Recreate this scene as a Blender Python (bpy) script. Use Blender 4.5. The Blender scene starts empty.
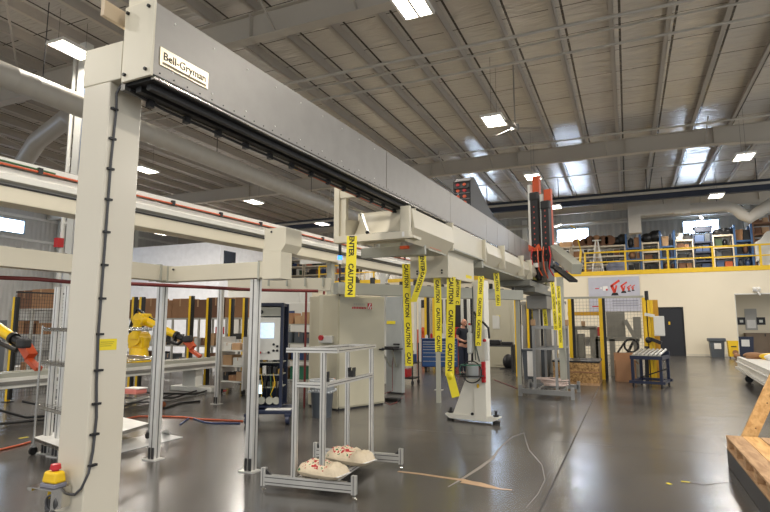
import bpy, bmesh, math, random
from mathutils import Vector, Matrix
random.seed(7)
PI = math.pi
C = bpy.context.scene.collection
SC = bpy.context.scene

# ------------------------------------------------------------ camera geometry (770x512)
F_PX, HZ, VX, EYE = 550.0, 326.0, 628.0, 1.55
PITCH = math.atan2(HZ - 256, F_PX)
YAW = math.atan2(VX - 385, math.hypot(F_PX, HZ - 256))
def ray(x, y):
    cx, cy, cz = x - 385, 256 - y, F_PX
    fw = cz * math.cos(PITCH) - cy * math.sin(PITCH); up = cz * math.sin(PITCH) + cy * math.cos(PITCH)
    c, s = math.cos(YAW), math.sin(YAW)
    return Vector((cx * c - fw * s, cx * s + fw * c, up))
O = Vector((0, 0, EYE))
def gz(x, y, z=0.0):
    r = ray(x, y); return O + r * ((z - EYE) / r.z)
def gy(x, y, Y):
    r = ray(x, y); return O + r * (Y / r.y)
def gx(x, y, X):
    r = ray(x, y); return O + r * (X / r.x)

def zat(x, y, py):
    "height of the point of image row py on the vertical through (x, y)"
    c, s = math.cos(YAW), math.sin(YAW); d = -x * s + y * c; q = (256 - py) / F_PX
    return EYE + (q * d * math.cos(PITCH) + d * math.sin(PITCH)) / (math.cos(PITCH) - q * math.sin(PITCH))

cam = bpy.data.cameras.new('camera'); camo = bpy.data.objects.new('camera', cam); C.objects.link(camo)
camo.location = O; camo.rotation_euler = (PI / 2 + PITCH, 0, YAW)
cam.sensor_width = 36; cam.lens = F_PX / 770 * 36; cam.clip_end = 300; cam.clip_start = 0.05
SC.camera = camo
vs = SC.view_settings
vs.view_transform = 'Standard'; vs.look = 'None'; vs.gamma = 1; vs.exposure = 0.15; vs.use_curve_mapping = False

# ------------------------------------------------------------ materials
def lin(c):
    return tuple((v / 12.92 if v <= 0.04045 else ((v + 0.055) / 1.055) ** 2.4) for v in (x / 255 for x in c))
MATS = {}
def mat(name, rgb, rough=0.5, metal=0.0, var=0.06, scale=3.0, bump=0.0, emit=None, es=0, alpha=1.0, spec=0.5, coat=0.0, rvar=0.0):
    if name in MATS: return MATS[name]
    m = bpy.data.materials.new(name); m.use_nodes = True; nt = m.node_tree; b = nt.nodes['Principled BSDF']
    col = lin(rgb)
    b.inputs['Roughness'].default_value = rough; b.inputs['Metallic'].default_value = metal
    b.inputs['Specular IOR Level'].default_value = spec
    b.inputs['Coat Weight'].default_value = coat; b.inputs['Coat Roughness'].default_value = 0.08
    tc = nt.nodes.new('ShaderNodeTexCoord'); nz = nt.nodes.new('ShaderNodeTexNoise')
    nz.inputs['Scale'].default_value = scale; nz.inputs['Detail'].default_value = 4
    nt.links.new(tc.outputs['Object'], nz.inputs['Vector'])
    rp = nt.nodes.new('ShaderNodeValToRGB')
    rp.color_ramp.elements[0].position = 0.3; rp.color_ramp.elements[1].position = 0.7
    rp.color_ramp.elements[0].color = tuple(max(0, v * (1 - var)) for v in col) + (1,)
    rp.color_ramp.elements[1].color = tuple(min(1, v * (1 + var)) for v in col) + (1,)
    nt.links.new(nz.outputs['Fac'], rp.inputs['Fac']); nt.links.new(rp.outputs['Color'], b.inputs['Base Color'])
    if rvar:
        mr = nt.nodes.new('ShaderNodeMapRange'); mr.inputs['To Min'].default_value = max(0.02, rough - rvar); mr.inputs['To Max'].default_value = min(1, rough + rvar)
        nt.links.new(nz.outputs['Fac'], mr.inputs['Value']); nt.links.new(mr.outputs['Result'], b.inputs['Roughness'])
    if bump:
        bp = nt.nodes.new('ShaderNodeBump'); bp.inputs['Strength'].default_value = bump; bp.inputs['Distance'].default_value = 0.02
        nt.links.new(nz.outputs['Fac'], bp.inputs['Height']); nt.links.new(bp.outputs['Normal'], b.inputs['Normal'])
    if emit:
        b.inputs['Emission Color'].default_value = lin(emit) + (1,); b.inputs['Emission Strength'].default_value = es
    if alpha < 1: b.inputs['Alpha'].default_value = alpha
    MATS[name] = m; return m

CREAM = mat('cream_paint', (212, 205, 184), 0.38, spec=0.5, var=0.03, scale=1.5)
CREAM_GLOSS = mat('cream_gloss_paint', (215, 208, 190), 0.22, spec=0.5, var=0.03, scale=1.2)
GREYPAINT = mat('grey_green_paint', (168, 168, 155), 0.4, var=0.04)
GALV = mat('satin_grey_metal', (146, 143, 138), 0.4, metal=0.45, var=0.06, scale=6, rvar=0.06)
ALU = mat('extruded_aluminium', (216, 214, 208), 0.36, metal=0.6, var=0.05, scale=8)
ALU_DARK = mat('aluminium_groove', (92, 90, 86), 0.5, metal=0.6)
STEEL = mat('bright_steel', (215, 212, 205), 0.15, metal=1.0, var=0.03)
CHROME = mat('chrome_wire', (180, 178, 172), 0.25, metal=0.9)
BLACK = mat('black_plastic', (22, 22, 23), 0.45)
DARK = mat('dark_grey_metal', (52, 52, 52), 0.5, metal=0.3)
RUBBER = mat('black_rubber', (18, 18, 18), 0.7)
WHITE = mat('white_plastic', (232, 230, 224), 0.4)
OFFW = mat('white_painted_steel', (215, 214, 206), 0.4, var=0.03)
YEL = mat('safety_yellow_paint', (232, 190, 20), 0.4, var=0.05)
YTAPE = mat('yellow_tape_film', (236, 218, 40), 0.35, var=0.04)
ROBY = mat('robot_yellow_paint', (238, 196, 20), 0.3)
ORANGE = mat('orange_plastic', (200, 82, 40), 0.4)
ORHOSE = mat('orange_hose', (196, 92, 56), 0.45)
RED = mat('red_plastic', (190, 28, 34), 0.35)
MAROON = mat('maroon_pipe_paint', (112, 40, 36), 0.4)
BLUE = mat('blue_paint', (36, 62, 110), 0.35)
NAVY = mat('navy_blue_paint', (30, 38, 62), 0.35)
RACKB = mat('rack_blue_paint', (62, 96, 140), 0.45)
DKBLUE = mat('dark_blue_steel', (44, 52, 66), 0.5)
CARD = mat('brown_cardboard', (150, 112, 80), 0.85, var=0.1)
CARD2 = mat('dark_brown_cardboard', (112, 80, 60), 0.85, var=0.1)
CARD3 = mat('light_brown_cardboard', (182, 148, 112), 0.85, var=0.08)
GREYPL = mat('grey_plastic_bin', (76, 82, 88), 0.45)
BAGC = mat('clear_plastic_bag', (215, 220, 222), 0.25, alpha=0.45)
WOOD = None
def wood(name, c1, c2, scale=(30, 3, 3), rough=0.6):
    m = bpy.data.materials.new(name); m.use_nodes = True; nt = m.node_tree; b = nt.nodes['Principled BSDF']
    tc = nt.nodes.new('ShaderNodeTexCoord'); mp = nt.nodes.new('ShaderNodeMapping'); mp.inputs['Scale'].default_value = scale
    nz = nt.nodes.new('ShaderNodeTexNoise'); nz.inputs['Scale'].default_value = 1.5; nz.inputs['Detail'].default_value = 6; nz.inputs['Distortion'].default_value = 0.6
    rp = nt.nodes.new('ShaderNodeValToRGB'); rp.color_ramp.elements[0].position = 0.35; rp.color_ramp.elements[1].position = 0.65
    rp.color_ramp.elements[0].color = lin(c1) + (1,); rp.color_ramp.elements[1].color = lin(c2) + (1,)
    nt.links.new(tc.outputs['Object'], mp.inputs['Vector']); nt.links.new(mp.outputs['Vector'], nz.inputs['Vector'])
    nt.links.new(nz.outputs['Fac'], rp.inputs['Fac']); nt.links.new(rp.outputs['Color'], b.inputs['Base Color'])
    b.inputs['Roughness'].default_value = rough
    return m
PINE = wood('pine_wood', (200, 150, 88), (228, 184, 120), (14, 2, 14))
PALLETW = wood('pallet_wood', (156, 120, 84), (192, 156, 116), (14, 2, 14), 0.75)
OSB = wood('strand_board', (120, 88, 50), (196, 156, 100), (14, 14, 14), 0.8)

def concrete():
    m = bpy.data.materials.new('polished_concrete'); m.use_nodes = True; nt = m.node_tree; b = nt.nodes['Principled BSDF']
    tc = nt.nodes.new('ShaderNodeTexCoord')
    def noise(s, d, dist=0):
        n = nt.nodes.new('ShaderNodeTexNoise'); n.inputs['Scale'].default_value = s; n.inputs['Detail'].default_value = d; n.inputs['Distortion'].default_value = dist
        nt.links.new(tc.outputs['Object'], n.inputs['Vector']); return n
    n1 = noise(0.45, 8, 0.6); n2 = noise(1.3, 5, 1.0); n3 = noise(60, 2)
    rp = nt.nodes.new('ShaderNodeValToRGB'); rp.color_ramp.elements[0].position = 0.3; rp.color_ramp.elements[1].position = 0.72
    rp.color_ramp.elements[0].color = lin((66, 63, 60)) + (1,); rp.color_ramp.elements[1].color = lin((88, 84, 79)) + (1,)
    nt.links.new(n1.outputs['Fac'], rp.inputs['Fac'])
    mx = nt.nodes.new('ShaderNodeMixRGB'); mx.blend_type = 'OVERLAY'; mx.inputs['Fac'].default_value = 0.12
    nt.links.new(rp.outputs['Color'], mx.inputs['Color1']); nt.links.new(n2.outputs['Fac'], mx.inputs['Color2'])
    # saw-cut joints of the slab
    sx = nt.nodes.new('ShaderNodeSeparateXYZ'); nt.links.new(tc.outputs['Object'], sx.inputs[0])
    def line(out, off, per, w):
        a = nt.nodes.new('ShaderNodeMath'); a.operation = 'SUBTRACT'; nt.links.new(sx.outputs[out], a.inputs[0]); a.inputs[1].default_value = off
        f = nt.nodes.new('ShaderNodeMath'); f.operation = 'PINGPONG'; nt.links.new(a.outputs[0], f.inputs[0]); f.inputs[1].default_value = per / 2
        l = nt.nodes.new('ShaderNodeMath'); l.operation = 'LESS_THAN'; nt.links.new(f.outputs[0], l.inputs[0]); l.inputs[1].default_value = w
        return l
    lx = line('X', -0.76, 7.6, 0.009); ly = line('Y', 14.2, 6.2, 0.006)
    mxx = nt.nodes.new('ShaderNodeMath'); mxx.operation = 'MAXIMUM'; nt.links.new(lx.outputs[0], mxx.inputs[0]); nt.links.new(ly.outputs[0], mxx.inputs[1])
    mj = nt.nodes.new('ShaderNodeMixRGB'); nt.links.new(mxx.outputs[0], mj.inputs['Fac']); nt.links.new(mx.outputs['Color'], mj.inputs['Color1']); mj.inputs['Color2'].default_value = lin((36, 33, 30)) + (1,)
    nt.links.new(mj.outputs['Color'], b.inputs['Base Color'])
    mr = nt.nodes.new('ShaderNodeMapRange'); mr.inputs['From Min'].default_value = 0.3; mr.inputs['From Max'].default_value = 0.7
    mr.inputs['To Min'].default_value = 0.21; mr.inputs['To Max'].default_value = 0.27
    nt.links.new(n2.outputs['Fac'], mr.inputs['Value'])
    ra = nt.nodes.new('ShaderNodeMath'); ra.operation = 'ADD'; nt.links.new(mr.outputs['Result'], ra.inputs[0]); jr = nt.nodes.new('ShaderNodeMath'); jr.operation = 'MULTIPLY'; nt.links.new(mxx.outputs[0], jr.inputs[0]); jr.inputs[1].default_value = 0.4; nt.links.new(jr.outputs[0], ra.inputs[1]); nt.links.new(ra.outputs[0], b.inputs['Roughness'])
    b.inputs['Specular IOR Level'].default_value = 0.6
    return m
def roofmat():
    m = bpy.data.materials.new('roof_insulation_facing'); m.use_nodes = True; nt = m.node_tree; b = nt.nodes['Principled BSDF']
    tc = nt.nodes.new('ShaderNodeTexCoord'); sx = nt.nodes.new('ShaderNodeSeparateXYZ'); nt.links.new(tc.outputs['Object'], sx.inputs[0])
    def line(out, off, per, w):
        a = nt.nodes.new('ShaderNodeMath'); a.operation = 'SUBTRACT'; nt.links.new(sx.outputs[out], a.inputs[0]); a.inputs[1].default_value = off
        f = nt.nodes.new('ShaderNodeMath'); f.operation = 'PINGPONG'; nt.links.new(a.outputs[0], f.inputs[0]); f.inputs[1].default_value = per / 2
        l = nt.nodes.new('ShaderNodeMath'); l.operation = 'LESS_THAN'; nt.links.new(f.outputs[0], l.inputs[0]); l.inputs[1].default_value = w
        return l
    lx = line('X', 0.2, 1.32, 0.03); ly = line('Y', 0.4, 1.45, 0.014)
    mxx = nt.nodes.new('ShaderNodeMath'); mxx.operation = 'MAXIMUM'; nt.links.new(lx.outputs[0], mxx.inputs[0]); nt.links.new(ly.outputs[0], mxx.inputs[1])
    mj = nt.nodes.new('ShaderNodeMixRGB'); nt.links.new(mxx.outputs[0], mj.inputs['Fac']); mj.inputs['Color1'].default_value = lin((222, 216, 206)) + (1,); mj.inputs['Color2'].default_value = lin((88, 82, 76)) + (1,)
    nt.links.new(mj.outputs['Color'], b.inputs['Base Color'])
    b.inputs['Roughness'].default_value = 0.26; b.inputs['Metallic'].default_value = 0.35
    mp = nt.nodes.new('ShaderNodeMapping'); mp.inputs['Scale'].default_value = (0.9, 4.5, 1); nt.links.new(tc.outputs['Object'], mp.inputs['Vector'])
    n = nt.nodes.new('ShaderNodeTexNoise'); n.inputs['Scale'].default_value = 1.3; n.inputs['Detail'].default_value = 2; n.inputs['Distortion'].default_value = 0.8; nt.links.new(mp.outputs['Vector'], n.inputs['Vector'])
    bp = nt.nodes.new('ShaderNodeBump'); bp.inputs['Strength'].default_value = 0.55; bp.inputs['Distance'].default_value = 0.08
    nt.links.new(n.outputs['Fac'], bp.inputs['Height']); nt.links.new(bp.outputs['Normal'], b.inputs['Normal'])
    return m
def corrugated(name, rgb, axis):
    m = bpy.data.materials.new(name); m.use_nodes = True; nt = m.node_tree; b = nt.nodes['Principled BSDF']
    b.inputs['Base Color'].default_value = lin(rgb) + (1,); b.inputs['Roughness'].default_value = 0.5
    tc = nt.nodes.new('ShaderNodeTexCoord'); w = nt.nodes.new('ShaderNodeTexWave'); w.bands_direction = axis; w.inputs['Scale'].default_value = 1.05
    nt.links.new(tc.outputs['Object'], w.inputs['Vector'])
    bp = nt.nodes.new('ShaderNodeBump'); bp.inputs['Strength'].default_value = 0.6; bp.inputs['Distance'].default_value = 0.05
    nt.links.new(w.outputs['Color'], bp.inputs['Height']); nt.links.new(bp.outputs['Normal'], b.inputs['Normal'])
    return m

# ------------------------------------------------------------ mesh builder
class MB:
    def __init__(s): s.v = []; s.f = []; s.sm = []
    def add(s, vs, fs, smooth=False):
        n = len(s.v); s.v += [Vector(v) for v in vs]; s.f += [tuple(i + n for i in f) for f in fs]; s.sm += [smooth] * len(fs); return s
    def box(s, x0, x1, y0, y1, z0, z1):
        if x0 > x1: x0, x1 = x1, x0
        if y0 > y1: y0, y1 = y1, y0
        if z0 > z1: z0, z1 = z1, z0
        v = [(x0, y0, z0), (x1, y0, z0), (x1, y1, z0), (x0, y1, z0), (x0, y0, z1), (x1, y0, z1), (x1, y1, z1), (x0, y1, z1)]
        return s.add(v, [(3, 2, 1, 0), (4, 5, 6, 7), (0, 1, 5, 4), (1, 2, 6, 5), (2, 3, 7, 6), (3, 0, 4, 7)])
    def bbox(s, x0, x1, y0, y1, z0, z1, b=0.01):
        "box with chamfered edges"
        bm = bmesh.new(); bmesh.ops.create_cube(bm, size=1)
        for v in bm.verts: v.co = Vector(((x0 + x1) / 2 + v.co.x * (x1 - x0), (y0 + y1) / 2 + v.co.y * (y1 - y0), (z0 + z1) / 2 + v.co.z * (z1 - z0)))
        bmesh.ops.bevel(bm, geom=list(bm.edges), offset=b, segments=2, affect='EDGES', profile=0.5)
        s.bm(bm); return s
    def bm(s, bm, smooth=False):
        bm.verts.index_update(); s.add([v.co.copy() for v in bm.verts], [[v.index for v in f.verts] for f in bm.faces], smooth); bm.free(); return s
    def bar(s, p, q, w, h=None, up=(0, 0, 1)):
        "rectangular bar from p to q, w across, h along up"
        p = Vector(p); q = Vector(q); h = h or w; d = (q - p).normalized(); u = Vector(up)
        if abs(d.dot(u)) > 0.98: u = Vector((0, 1, 0))
        r = d.cross(u).normalized(); u = r.cross(d).normalized()
        vs = []
        for e in (p, q):
            for a, b in ((-1, -1), (1, -1), (1, 1), (-1, 1)): vs.append(e + r * a * w / 2 + u * b * h / 2)
        return s.add(vs, [(0, 1, 2, 3), (7, 6, 5, 4), (4, 5, 1, 0), (5, 6, 2, 1), (6, 7, 3, 2), (7, 4, 0, 3)])
    def cyl(s, p, q, r0, r1=None, n=12, smooth=True, cap=True):
        p = Vector(p); q = Vector(q); r1 = r0 if r1 is None else r1; d = (q - p).normalized()
        a = Vector((1, 0, 0)) if abs(d.x) < 0.9 else Vector((0, 1, 0)); u = d.cross(a).normalized(); w = d.cross(u)
        vs = [p + (u * math.cos(2 * PI * i / n) + w * math.sin(2 * PI * i / n)) * r0 for i in range(n)] + [q + (u * math.cos(2 * PI * i / n) + w * math.sin(2 * PI * i / n)) * r1 for i in range(n)]
        s.add(vs, [(i, (i + 1) % n, n + (i + 1) % n, n + i) for i in range(n)], smooth)
        if cap: s.add(vs, [tuple(range(n - 1, -1, -1)), tuple(range(n, 2 * n))])
        return s
    def path(s, pts, r, n=6):
        pts = [Vector(p) for p in pts]; m = len(pts); vs = []; up = Vector((0, 0, 1)); pu = None
        for i, p in enumerate(pts):
            d = (pts[min(i + 1, m - 1)] - pts[max(i - 1, 0)]).normalized()
            u = pu if pu is not None else (Vector((0, 0, 1)) if abs(d.z) < 0.9 else Vector((1, 0, 0)))
            u = (u - d * u.dot(d)).normalized(); pu = u; w = d.cross(u)
            rr = r[i] if isinstance(r, (list, tuple)) else r
            vs += [p + (u * math.cos(2 * PI * k / n) + w * math.sin(2 * PI * k / n)) * rr for k in range(n)]
        fs = [(i * n + k, i * n + (k + 1) % n, (i + 1) * n + (k + 1) % n, (i + 1) * n + k) for i in range(m - 1) for k in range(n)]
        s.add(vs, fs, True); s.add(vs[:n] + vs[-n:], [tuple(range(n - 1, -1, -1)), tuple(range(n, 2 * n))]); return s
    def sphere(s, c, r, sc=(1, 1, 1), n=10):
        bm = bmesh.new(); bmesh.ops.create_uvsphere(bm, u_segments=n, v_segments=max(6, n * 2 // 3), radius=r)
        for v in bm.verts: v.co = Vector((v.co.x * sc[0] + c[0], v.co.y * sc[1] + c[1], v.co.z * sc[2] + c[2]))
        return s.bm(bm, True)
    def prism(s, poly, axis, a, b):
        "extrude 2D polygon along axis 'x','y' or 'z' from a to b"
        def P(u, w, t): return {'x': (t, u, w), 'y': (u, t, w), 'z': (u, w, t)}[axis]
        n = len(poly); vs = [P(u, w, a) for u, w in poly] + [P(u, w, b) for u, w in poly]
        s.add(vs, [(i, (i + 1) % n, n + (i + 1) % n, n + i) for i in range(n)] + [tuple(range(n - 1, -1, -1)), tuple(range(n, 2 * n))]); return s
    def torus(s, c, R, r, axis='z', n=20, m=6):
        pts = []
        for i in range(n + 1):
            a = 2 * PI * i / n; u, w = R * math.cos(a), R * math.sin(a)
            pts.append({'z': (c[0] + u, c[1] + w, c[2]), 'x': (c[0], c[1] + u, c[2] + w), 'y': (c[0] + u, c[1], c[2] + w)}[axis])
        return s.path(pts, r, m)
    def xf(s, M):
        s.v = [M @ v for v in s.v]; return s
    def join(s, o): return s.add(o.v, o.f).fixsm(o)
    def fixsm(s, o):
        s.sm[-len(o.f):] = o.sm if o.f else []; return s
    def build(s, name, m, parent=None, label=None, world=False, kind=None, bevel=0, group=None, cat=None):
        me = bpy.data.meshes.new(name)
        vs = s.v
        o = bpy.data.objects.new(name, me)
        if parent is not None:
            o.parent = parent
            if world:
                Mi = wm(parent).inverted(); vs = [Mi @ v for v in vs]
        me.from_pydata([tuple(v) for v in vs], [], s.f); me.polygons.foreach_set('use_smooth', s.sm)
        bm = bmesh.new(); bm.from_mesh(me); bmesh.ops.recalc_face_normals(bm, faces=bm.faces); bm.to_mesh(me); bm.free()
        me.materials.append(m); me.update(); C.objects.link(o)
        if bevel:
            md = o.modifiers.new('bevel', 'BEVEL'); md.width = bevel; md.segments = 2; md.limit_method = 'ANGLE'
        if label: o['label'] = label
        if kind: o['kind'] = kind
        if group: o['group'] = group
        if cat: o['category'] = cat
        return o
def wm(o):
    M = Matrix.Translation(o.location) @ o.rotation_euler.to_matrix().to_4x4() @ Matrix.Diagonal(o.scale).to_4x4()
    return (wm(o.parent) @ M) if o.parent else M
def thing(name, label, cat, loc=(0, 0, 0), rz=0.0, group=None, kind=None):
    o = bpy.data.objects.new(name, None); C.objects.link(o); o.location = loc; o.rotation_euler = (0, 0, rz)
    o['label'] = label; o['category'] = cat; o.empty_display_size = 0.1
    if group: o['group'] = group
    if kind: o['kind'] = kind
    return o
def kids(o): return [c for c in bpy.data.objects if c.parent == o]
def copy_tree(o, parent=None, km=None):
    if km is None:
        km = {}
        for x in bpy.data.objects:
            if x.parent: km.setdefault(x.parent.name, []).append(x)
    c = o.copy(); C.objects.link(c)
    if parent is not None: c.parent = parent
    for ch in km.get(o.name, []): copy_tree(ch, c, km)
    return c
def dup(o, loc=None, rz=None, label=None, group=None, sc=None):
    c = copy_tree(o)
    if loc is not None: c.location = loc
    if rz is not None: c.rotation_euler = (0, 0, rz)
    if sc is not None: c.scale = sc
    if label: c['label'] = label
    if group: c['group'] = group
    return c
_tc = {}
def text(txt, size, depth=0.002, bold=0.0):
    "MB of extruded lettering in the xz plane facing -y, centred at the origin"
    cu = bpy.data.curves.new('t', 'FONT'); cu.body = txt; cu.size = size; cu.extrude = depth; cu.align_x = 'CENTER'; cu.align_y = 'CENTER'; cu.resolution_u = 2; cu.offset = bold
    o = bpy.data.objects.new('t', cu); C.objects.link(o); bpy.context.view_layer.update()
    me = bpy.data.meshes.new_from_object(o.evaluated_get(bpy.context.evaluated_depsgraph_get()))
    mb = MB(); mb.add([(v.co.x, -v.co.z, v.co.y) for v in me.vertices], [tuple(p.vertices) for p in me.polygons])
    bpy.data.objects.remove(o); bpy.data.curves.remove(cu); bpy.data.meshes.remove(me)
    return mb
def T(x, y, z, rz=0, rx=0, ry=0, s=1):
    return Matrix.Translation((x, y, z)) @ Matrix.Rotation(rz, 4, 'Z') @ Matrix.Rotation(ry, 4, 'Y') @ Matrix.Rotation(rx, 4, 'X') @ Matrix.Scale(s, 4)
def arc(c, r, a0, a1, n=10):
    return [(c[0] + r * math.cos(a0 + (a1 - a0) * i / n), c[1] + r * math.sin(a0 + (a1 - a0) * i / n)) for i in range(n + 1)]
def extrusion(mb, mbd, p, q, w, h=None):
    "slotted aluminium profile: solid bar plus dark groove strips standing 0.5 mm proud of each long face"
    h = h or w; mb.bar(p, q, w, h)
    p = Vector(p); q = Vector(q); d = (q - p).normalized(); u = Vector((0, 0, 1))
    if abs(d.z) > 0.98: u = Vector((0, 1, 0))
    r = d.cross(u).normalized(); u = r.cross(d).normalized()
    gw = 0.16 * min(w, h)
    for ax, oth, W in ((r, u, w), (u, r, h)):
        H = h if ax is r else w
        offs = [0] if H < 1.5 * min(w, h) else [-H / 4, H / 4]
        for sgn in (-1, 1):
            for of in offs:
                c = ax * sgn * (W / 2 - 0.0015) + oth * of
                mbd.bar(p + c, q + c, *( (gw, 0.004) if ax is u else (0.004, gw)), up=u)
# ============================================================ THE ROOM
YF, YB, XL, XR, ZR = 33.0, 37.0, -35.0, 11.5, 9.42
CONC = concrete()
fl = MB().box(XL, XR, -8, YB, -0.2, 0).build('floor', CONC, kind='structure')
WALLP = mat('cream_wall_paint', (232, 221, 196), 0.6, var=0.02, scale=0.7)
WPAN = corrugated('white_wall_panel', (176, 174, 168), 'X'); WPANY = corrugated('white_wall_panel_side', (188, 186, 180), 'Y')
# lower wall in front of the mezzanine: door opening and a wide opening at the right
o1x, ozt = gy(735, 295, YF).x, 3.15
wl = MB()
wl.box(XL, 1.15, YF, YF + 0.2, 0, 4.4); wl.box(1.15, 2.71, YF, YF + 0.2, 2.5, 4.4)
wl.box(2.71, o1x, YF, YF + 0.2, 0, 4.4); wl.box(o1x, XR, YF, YF + 0.2, ozt, 4.4)
wl = wl.build('wall_back_lower', WALLP, kind='structure')
MB().box(2.71, o1x - 0.01, YF - 0.03, YF + 0.01, 0, 0.12).build('baseboard_back', mat('trim_paint', (214, 206, 186), 0.5), kind='structure')
d = MB(); d.box(1.15, 2.71, YF + 0.06, YF + 0.12, 0, 2.5)
dr = d.build('door_1', mat('black_door_paint', (24, 26, 32), 0.4), kind='structure')
h = MB(); h.cyl((1.55, YF + 0.06, 1.05), (1.55, YF, 1.05), 0.03); h.box(1.5, 1.7, YF - 0.02, YF, 1.03, 1.07); h.build('door_handle', STEEL, dr)
MB().box(1.98, 2.06, YF + 0.045, YF + 0.06, 1.62, 1.78).build('notice', YEL, dr)
f = MB(); f.box(2.66, 2.71, YF - 0.02, YF + 0.13, 0, 2.55); f.box(1.15, 2.71, YF - 0.02, YF + 0.13, 2.5, 2.55)
f.build('door_frame', BLACK, dr)
t = MB(); t.box(o1x - 0.03, o1x, YF - 0.02, YF + 0.2, 0, ozt); t.box(o1x - 0.03, XR, YF - 0.02, YF + 0.2, ozt - 0.01, ozt + 0.05)
t.build('trim_1', OFFW, kind='structure')
# alcove behind the opening
a = MB(); a.box(o1x - 0.1, XR, YF + 2.6, YF + 2.7, 0, 4.3); a.box(o1x - 0.1, o1x, YF + 0.2, YF + 2.7, 0, 4.3)
a.build('wall_alcove', WALLP, kind='structure')
# mezzanine deck and its yellow edge
MB().box(XL, XR, YF, YB, 4.38, 4.5).build('floor_mezzanine', mat('deck_grey', (120, 112, 100), 0.7), kind='structure')
# upper back wall with window openings
wins = [(gy(557.5, 234, YB).x, gy(588, 234, YB).x), (3.35, 5.16), (-10.2, -8.0)]
wz0, wz1 = 7.0, 7.75
wb = MB(); wb.box(XL, XR, YB, YB + 0.2, 4.5, wz0); wb.box(XL, XR, YB, YB + 0.2, wz1, ZR)
xs = [XL] + sorted(sum([list(w) for w in wins], [])) + [XR]
for i in range(0, len(xs), 2): wb.box(xs[i], xs[i + 1], YB, YB + 0.2, wz0, wz1)
wb.build('wall_back', WPAN, kind='structure')
WFR = mat('window_frame_paint', (168, 186, 200), 0.5)
SKYG = mat('bright_window_glass', (235, 242, 255), 0.1, emit=(205, 226, 255), es=22, var=0.0)
def window(n, axis, a0, a1, z0, z1, at, inward):
    m = MB(); fr = MB(); w = 0.09
    def bx(mb, p0, p1, q0, q1, t0, t1):
        (mb.box(p0, p1, t0, t1, q0, q1) if axis == 'x' else mb.box(t0, t1, p0, p1, q0, q1))
    lo, hi = sorted((at, at + inward * 0.06))
    for p0, p1, q0, q1 in ((a0 - w, a1 + w, z1, z1 + w), (a0 - w, a1 + w, z0 - w, z0), (a0 - w, a0, z0, z1), (a1, a1 + w, z0, z1)): bx(fr, p0, p1, q0, q1, lo, hi)
    o = fr.build('window_%d' % n, WFR, kind='structure')
    bx(m, a0, a1, z0, z1, *sorted((at - inward * 0.06, at - inward * 0.08)))
    m.build('window_pane', SKYG, o)
for i, (a0, a1) in enumerate(wins): window(i + 1, 'x', a0, a1, wz0, wz1, YB, -1)
# left wall with window
lw = [(20.2, 22.4), (10.5, 12.7)]
wlm = MB(); wlm.box(XL - 0.2, XL, -8, YB, 0, 7.4); wlm.box(XL - 0.2, XL, -8, YB, 8.15, ZR)
ys = [-8, 10.5, 12.7, 20.2, 22.4, YB]
for i in range(0, 6, 2): wlm.box(XL - 0.2, XL, ys[i], ys[i + 1], 7.4, 8.15)
WL = wlm.build('wall_left', WPANY, kind='structure')
g = MB()
for z in (6.95, 8.4, 5.2): g.box(XL, XL + 0.12, -8, YB, z, z + 0.14)
g.build('girt', OFFW, WL)
for k, y in enumerate((14.5, 24.6, 30.8)):
    MB().box(XL + 0.12, XL + 0.35, y, y + 0.3, 0, ZR - 0.4).build('column', OFFW, WL)
for i, (a0, a1) in enumerate(lw): window(4 + i, 'y', a0, a1, 7.4, 8.15, XL, 1)
# girts on the back wall
bw = bpy.data.objects['wall_back']
g = MB()
for z in (6.82, 7.95, 8.75): g.box(XL, XR, YB - 0.12, YB, z, z + 0.1)
g.build('girt', OFFW, bw)
for x in (-11.2, -6.1, 0.75, 6.4):
    MB().box(x, x + 0.32, YB - 0.4, YB - 0.12, 4.5, 8.5).build('column', OFFW, bw)

# roof
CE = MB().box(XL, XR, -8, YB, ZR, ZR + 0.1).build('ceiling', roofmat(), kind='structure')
PURL = mat('purlin_paint', (176, 168, 156), 0.5, var=0.03); 
me0 = None
ks = [k for k in range(-27, 6)]
for k in ks:
    x = 0.04 + 1.32 * k
    if me0 is None:
        m = MB(); m.box(-0.012, 0.012, -8, YB, 9.15, ZR); m.box(-0.1, 0.012, -8, YB, 9.15, 9.165); m.box(-0.1, -0.088, -8, YB, 9.15, 9.18)
        p0 = m.build('purlin', PURL, CE); p0.location.x = x; me0 = p0
    else:
        p = me0.copy(); C.objects.link(p); p.location.x = x
# double purlin seam at the ridge
RAFT = mat('rafter_paint', (186, 178, 164), 0.45, var=0.03, scale=0.6)
def rafter(y, parent):
    m = MB()
    for x0, x1, za, zb in ((XL, 3.4, 8.5, 8.5), (3.4, XR, 8.5, 7.9)):
        m.prism([(x0, za + 0.02), (x1, zb + 0.02), (x1, 9.16), (x0, 9.16)], 'y', y - 0.008, y + 0.008)
        m.prism([(x0, za), (x1, zb), (x1, zb + 0.02), (x0, za + 0.02)], 'y', y - 0.15, y + 0.15)
        m.prism([(x0, 9.14), (x1, 9.14), (x1, 9.16), (x0, 9.16)], 'y', y - 0.12, y + 0.12)
    for x in (-26, -18.5, -12.3, -8.1, -4.1, 0.3, 3.4, 7): m.box(x - 0.012, x + 0.012, y - 0.13, y + 0.13, 8.5, 9.16)
    o = m.build('rafter', RAFT, parent)
    for x in (-7.4, -5.2, -0.45, 3.1): MB().bar((x, y, 8.55), (x + 0.02, y - 1.1, 9.3), 0.04).build('brace', PURL, o)
for y in (-2.5, 10.35, 23.9, 35.6): rafter(y, CE)
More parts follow.
